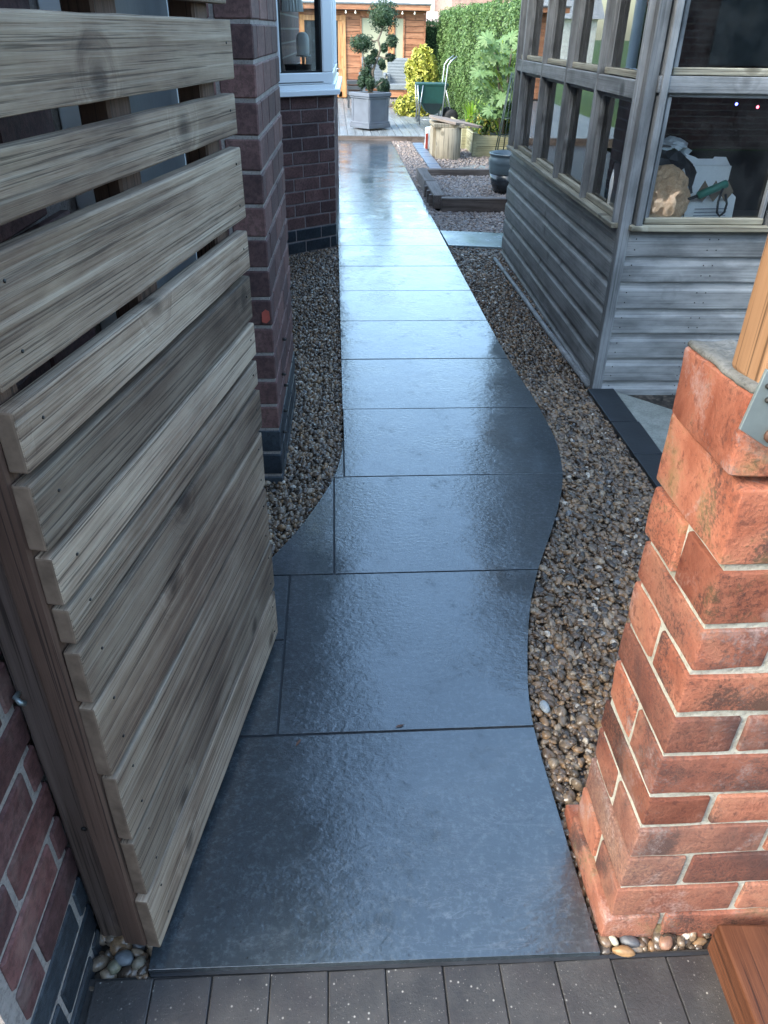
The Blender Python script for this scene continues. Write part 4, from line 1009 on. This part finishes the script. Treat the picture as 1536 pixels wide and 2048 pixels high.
p, nn = ball_leaves((0, 0, .56), .11, 900, .02); link('foliage', leaf_mesh(p, nn, np.full(900, .02), .4), 'topiary_leaf', bl)
link('pot', lathe_mesh([(.07, 0), (.085, .46), (.0, .46)], 16), 'bark', bl); bm = bmesh.new(); bmesh.ops.create_icosphere(bm, subdivisions=2, radius=.085); link('inner_twigs', from_bm(bm), 'hedge_core', bl, (0, 0, .56))
# chairs and barbecue
def chair(label, loc, rz):
    c_ = thing('rattan_chair', label, 'chair', loc, rz, 'grey rattan chairs')
    bk = link('backrest', box_mesh(.44, .04, .52, bevel=.008), 'rattan', c_, (0, .26, .60), (R(-10), 0, 0))
    for k in range(9): box('slat', (.44, .012, .018), (0, -.024, -.22+.055*k), 'rattan', bk)
    box('seat', (.5, .5, .1), (0, 0, .36), 'rattan', c_, bevel=.01)
    for x in (-.26, .26):
        box('armrest', (.06, .52, .05), (x, 0, .56), 'rattan', c_, bevel=.008)
        for y in (-.23, .23): box('leg', (.05, .05, .55), (x, y, .27), 'rattan', c_)
chair('grey rattan armchair beside the golden shrub', (1.30, 15.4, .09), R(-6)); chair('grey rattan armchair half hidden behind the pom pom tree', (.84, 15.7, .09), R(8))
bq = thing('side_table', 'low dark grey slatted table beside the garden room door', 'table', (.41, 14.9, .09))
for z in (.45, .36, .27): box('slat', (.32, .34, .07), (0, 0, z), 'bbq_grey', bq, bevel=.006)
for x in (-.13, .13):
    for y in (-.13, .13): box('leg', (.04, .04, .25), (x, y, .125), 'bbq_grey', bq)
# garden cart
ct = thing('garden_cart', 'green canvas garden cart with bent steel handle and wheel on the deck', 'cart', (1.66, 12.2, .09))
v = []; f = []
prof = [(-.26, .57), (-.25, .50), (-.20, .32), (-.10, .17), (.0, .13), (.10, .15), (.19, .3), (.24, .5), (.25, .57)]
for y in (-.2, .2): v += [(x, y, z) for x, z in prof]
n = len(prof)
for k in range(n-1): f.append((k, k+1, n+k+1, n+k))
f.append(tuple(range(n))[::-1]); f.append(tuple(range(n, 2*n)))
link('canvas_tub', pydata(v, f, False), 'green_canvas', ct)
box('canvas_rim', (.54, .42, .04), (0, 0, .575), 'green_canvas', ct, bevel=.01)
link('tub_panel', prism_mesh([(-.17, .30), (-.1, .175), (.0, .135), (.1, .155), (.17, .30)], 0, .008), 'dark_canvas', ct, (0, -.203, 0), (R(90), 0, 0))
for y in (-.22, .22):
    tube('handle', [(.16, y, .02), (.20, y, .45), (.235, y, .86), (.28, y, .92), (.38, y, .99)], .014, 'steel_tube', ct)
    tube('leg', [(-.26, y, .57), (-.21, y, -.02)], .010, 'steel_tube', ct); tube('leg', [(-.17, y, .57), (-.24, y, .02)], .010, 'steel_tube', ct)
    tube('strut', [(.22, y, .5), (.34, y, .12)], .012, 'steel_tube', ct)
tube('axle', [(-.22, -.22, .05), (.2, -.22, .05)], .008, 'steel_tube', ct)
for y in (-.25, .25): 
    wh = link('wheel', lathe_mesh([(.05, -.02), (.11, -.02), (.12, 0), (.11, .02), (.05, .02)], 24), 'rubber', ct, (.33, y, .10), (R(90), 0, 0))

# hedge
def hedge(name, label, x0, x1, y0, y1, h, n):
    t = thing(name, label, 'hedge', ((x0+x1)/2, (y0+y1)/2, -.1)); hx, hy = (x1-x0)/2, (y1-y0)/2
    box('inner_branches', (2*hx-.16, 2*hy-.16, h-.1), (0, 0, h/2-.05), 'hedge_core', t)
    P = []; Nn = []
    areas = [('-x', 2*hy*h), ('+z', 2*hx*2*hy*.6), ('-y', 2*hx*h), ('+y', 2*hx*h*.4)]; tot = sum(a for _, a in areas)
    for s, a in areas:
        k = int(n*a/tot); u = rng.random((k, 2)); dpt = rng.random(k)**1.6*.14
        if s == '-x': p = np.c_[-hx+dpt, (u[:, 0]*2-1)*hy, u[:, 1]*h]; q = (-1, 0, .35)
        elif s == '+z': p = np.c_[(u[:, 0]*2-1)*hx, (u[:, 1]*2-1)*hy, h-dpt]; q = (0, 0, 1)
        elif s == '-y': p = np.c_[(u[:, 0]*2-1)*hx, -hy+dpt, u[:, 1]*h]; q = (0, -1, .3)
        else: p = np.c_[(u[:, 0]*2-1)*hx, hy-dpt, u[:, 1]*h]; q = (0, 1, .3)
        wob = .05*np.sin(p[:, 1]*3.1+p[:, 2]*2.3)+.035*np.sin(p[:, 1]*7.3-p[:, 2]*6.1)+.02*np.sin(p[:, 1]*17+p[:, 2]*13)
        p = p-np.array(q)*wob[:, None]
        P.append(p); Nn.append(np.array(q)+rng.normal(size=p.shape)*.65)
    P = np.concatenate(P); Nn = np.concatenate(Nn)
    link('foliage', leaf_mesh(P, Nn, np.full(len(P), .022), .5), 'hedge_leaf', t); return t
hedge('hedge', 'tall clipped green hedge along the right side of the garden', 2.45, 3.2, 8.3, 18.3, 1.90, 75000)
hedge('hedge', 'darker clipped hedge crossing the end of the garden by the cedar room', 2.14, 3.4, 18.5, 19.2, 1.72, 9000)
hedge('hedge', 'clipped hedge on the far left side of the lawn mirrored in the shed panes', -7.2, -6.4, 4.0, 22, 2.2, 12000)
hedge('hedge', 'clipped hedge behind the summerhouse shed', 3.6, 4.2, -2, 8.0, 2.0, 9000)
# golden shrubs
def shrub(name, label, loc, balls, mat, size, stem=True):
    t = thing(name, label, 'shrub', loc)
    P = []; Q = []
    for (x, y, z, r, n) in balls:
        p, q = ball_leaves((x, y, z), r, n, size, (1, 1, 1), .3); P.append(p); Q.append(q)
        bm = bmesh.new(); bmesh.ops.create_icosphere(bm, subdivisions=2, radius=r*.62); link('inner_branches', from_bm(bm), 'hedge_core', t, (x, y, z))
    P = np.concatenate(P); Q = np.concatenate(Q)
    link('foliage', leaf_mesh(P, Q, np.full(len(P), size), .45, .1), mat, t)
    if stem: tube('stem', [(0, 0, -.1), (.02, 0, .25), (0, 0, .5)], [.03, .025, .015], 'bark', t)
shrub('golden_shrub', 'tall yellow leaved shrub between the garden room and the hedge', (1.72, 14.7, 0), [(.0, 0, .95, .2, 700), (-.15, 0, .8, .16, 450), (.12, 0, .78, .2, 600), (-.05, -.05, .6, .24, 750), (.17, 0, .55, .16, 450), (.05, .1, .35, .25, 600), (.05, 0, 1.08, .1, 250)], 'gold_leaf', .04)
shrub('golden_shrub', 'low spreading yellow green shrub at the deck edge behind the cart', (1.47, 13.6, 0), [(-.18, 0, .22, .16, 500), (.05, 0, .32, .2, 650), (.25, .05, .25, .2, 600), (0, -.05, .12, .16, 400)], 'gold_leaf', .032, False)
# strap leaved plant
t = thing('iris_clump', 'clump of upright bright green strap leaves in the raised bed', 'plant', (2.12, 10.5, .2))
v = []; f = []
for k in range(70):
    a = random.uniform(0, 6.28); r0 = random.uniform(0, .1); L = random.uniform(.28, .45); sp = random.uniform(.05, .22); wd = .011
    dx, dy = math.cos(a), math.sin(a); b0 = len(v)
    for j in range(5):
        tq = j/4; x = r0*dx+dx*sp*tq**2; y = r0*dy+dy*sp*tq**2; z = L*tq*(1-.15*tq); w_ = wd*(1-tq**2*.9)
        v += [(x-dy*w_, y+dx*w_, z), (x+dy*w_, y-dx*w_, z)]
    for j in range(4): f.append((b0+2*j, b0+2*j+1, b0+2*j+3, b0+2*j+2))
link('leaf_blades', pydata(v, f), 'strap_leaf', t)['kind'] = 'stuff'
shrub('bedding_plants', 'low yellow and green bedding plants along the raised timber bed', (2.3, 9.5, .22), [(-.22, -.3, .1, .13, 380), (.0, -.4, .12, .14, 380), (.1, .1, .12, .16, 400), (-.2, .3, .1, .15, 350), (.25, -.45, .12, .14, 350)], 'low_leaf', .024, False)
# big palmate plant
fs = thing('fatsia', 'large glossy leaved fatsia between the hedge and the shed', 'plant', (2.30, 8.95, .1))
lob = []
for k in range(-4, 5):
    a = k*R(34); L = 1-.07*abs(k); lob += [(a-R(17), .5), (a-R(10), L*.8), (a, L), (a+R(10), L*.8)]
lob.append((4*R(34)+R(17), .3))
lv = [(0, 0, 0)]+[(r*math.sin(a), r*math.cos(a), -.25*r*r) for a, r in lob]
lf = [(0, i, i+1) for i in range(1, len(lob))]
lmesh = pydata(lv, lf); lmesh.materials.append(MAT['fatsia_leaf'])
stem = [tube('stem', [(0, 0, -.1), (random.uniform(-.1, .05), random.uniform(-.1, .1), .6), (random.uniform(-.25, .05), random.uniform(-.15, .15), 1.15)], [.022, .016, .01], 'bark', fs) for k in range(3)]
for k in range(110):
    z = random.uniform(.35, 1.28); x = random.uniform(-.42, .15)*(1-.35*abs(z-.9)); y = random.uniform(-.3, .25)
    o = link('leaf', lmesh, None, fs, (x, y, z)); sz = random.uniform(.09, .16); o.scale = (sz,)*3
    o.rotation_euler = (random.uniform(.2, 1.2), random.uniform(-.7, .7), random.uniform(-1.4, 1.4))
    if k % 3 == 0: bar('leaf_stalk', (x, y, z), (x*.3, y*.3, z-.22), .007, .007, 'strap_leaf', fs)

# far houses
def far_house(label, x0, x1, y, d, eave, ridge, wall, roof, chim=None):
    h = thing('far_house', label, 'house', (0, y, -.16))
    box('wall', (x1-x0, d, eave), ((x0+x1)/2, d/2, eave/2), wall, h)
    xm = (x0+x1)/2
    link('roof', pydata([(x0-.3, -.3, eave), (x1+.3, -.3, eave), (x1+.3, d+.3, eave), (x0-.3, d+.3, eave), (x0-.3, d/2, ridge), (x1+.3, d/2, ridge)], [(0, 1, 5, 4), (2, 3, 4, 5), (0, 4, 3), (1, 2, 5), (0, 3, 2, 1)]), roof, h)
    if chim: 
        c_ = box('chimney', (chim[1], .9, chim[3]-chim[2]), (chim[0], d/2, (chim[3]+chim[2])/2), 'far_brick', h)
        for k in (-.2, .2): link('chimney_pot', lathe_mesh([(.13, 0), (.11, .4), (.0, .4)], 10), 'far_roof', c_, (k, 0, (chim[3]-chim[2])/2))
    return h
h = far_house('pale rendered house behind the cedar garden room', -9, 3.6, 42, 7, 2.2, 4.6, 'far_render', 'far_grey_roof', (1.0, 1.1, 3, 5.4))
for k in range(5):
    wn_ = box('window', (1.0, .06, .5), (-3.5+1.6*k, -.03, 1.95), 'far_dark', h)
    for xx in (-.25, .25): box('glazing_bar', (.06, .05, .5), (xx, -.03, 0), 'upvc', wn_)
far_house('distant house with a pink tiled roof seen over the hedge', 4.2, 5.2, 36, 6, 1.9, 2.35, 'far_brick', 'far_roof')
far_house('tall grey brick house end rising above the hedge', 5.35, 8.0, 38, 7, 3.4, 5.2, 'far_brick', 'far_grey_roof', (5.9, .7, 3, 5.6))
far_house('red roofed neighbouring house above the right hedge', 8.2, 16, 34, 7, 2.6, 5.2, 'far_brick', 'far_roof', (9.5, .8, 4, 6))

# drive and the house across it, seen only as reflections in the panes
sheet('driveway', -14, 14, -8.6, -1.79, -.075, 'slate_edge')
oh = far_house('brick house across the drive mirrored in the shed panes', -9, 9, -15.5, 6, 4.2, 6.2, 'brick_course', 'far_grey_roof')
for k in range(4): box('window', (1.1, .06, 1.2), (-6+4*k, 6.02, 1.8), 'far_dark', oh)

# scraps on the slabs
for lab, x, y, a in (('small brown leaf scrap on the joint of the front slab', .12, -1.222, .3), ('dry twig fragment lying on the front slab by the gate', -.125, -1.262, 1.1)):
    o = link('leaf_scrap', pydata([(-.02, 0, .001), (-.006, .005, .004), (.016, .003, .002), (.021, -.001, .001), (.004, -.005, .003)], [(0, 1, 4), (1, 2, 4), (2, 3, 4)]), 'rust', None, (x, y, .001), (0, 0, a)); o.scale = (.6, .6, .6); tag(o, lab, 'leaf scrap')
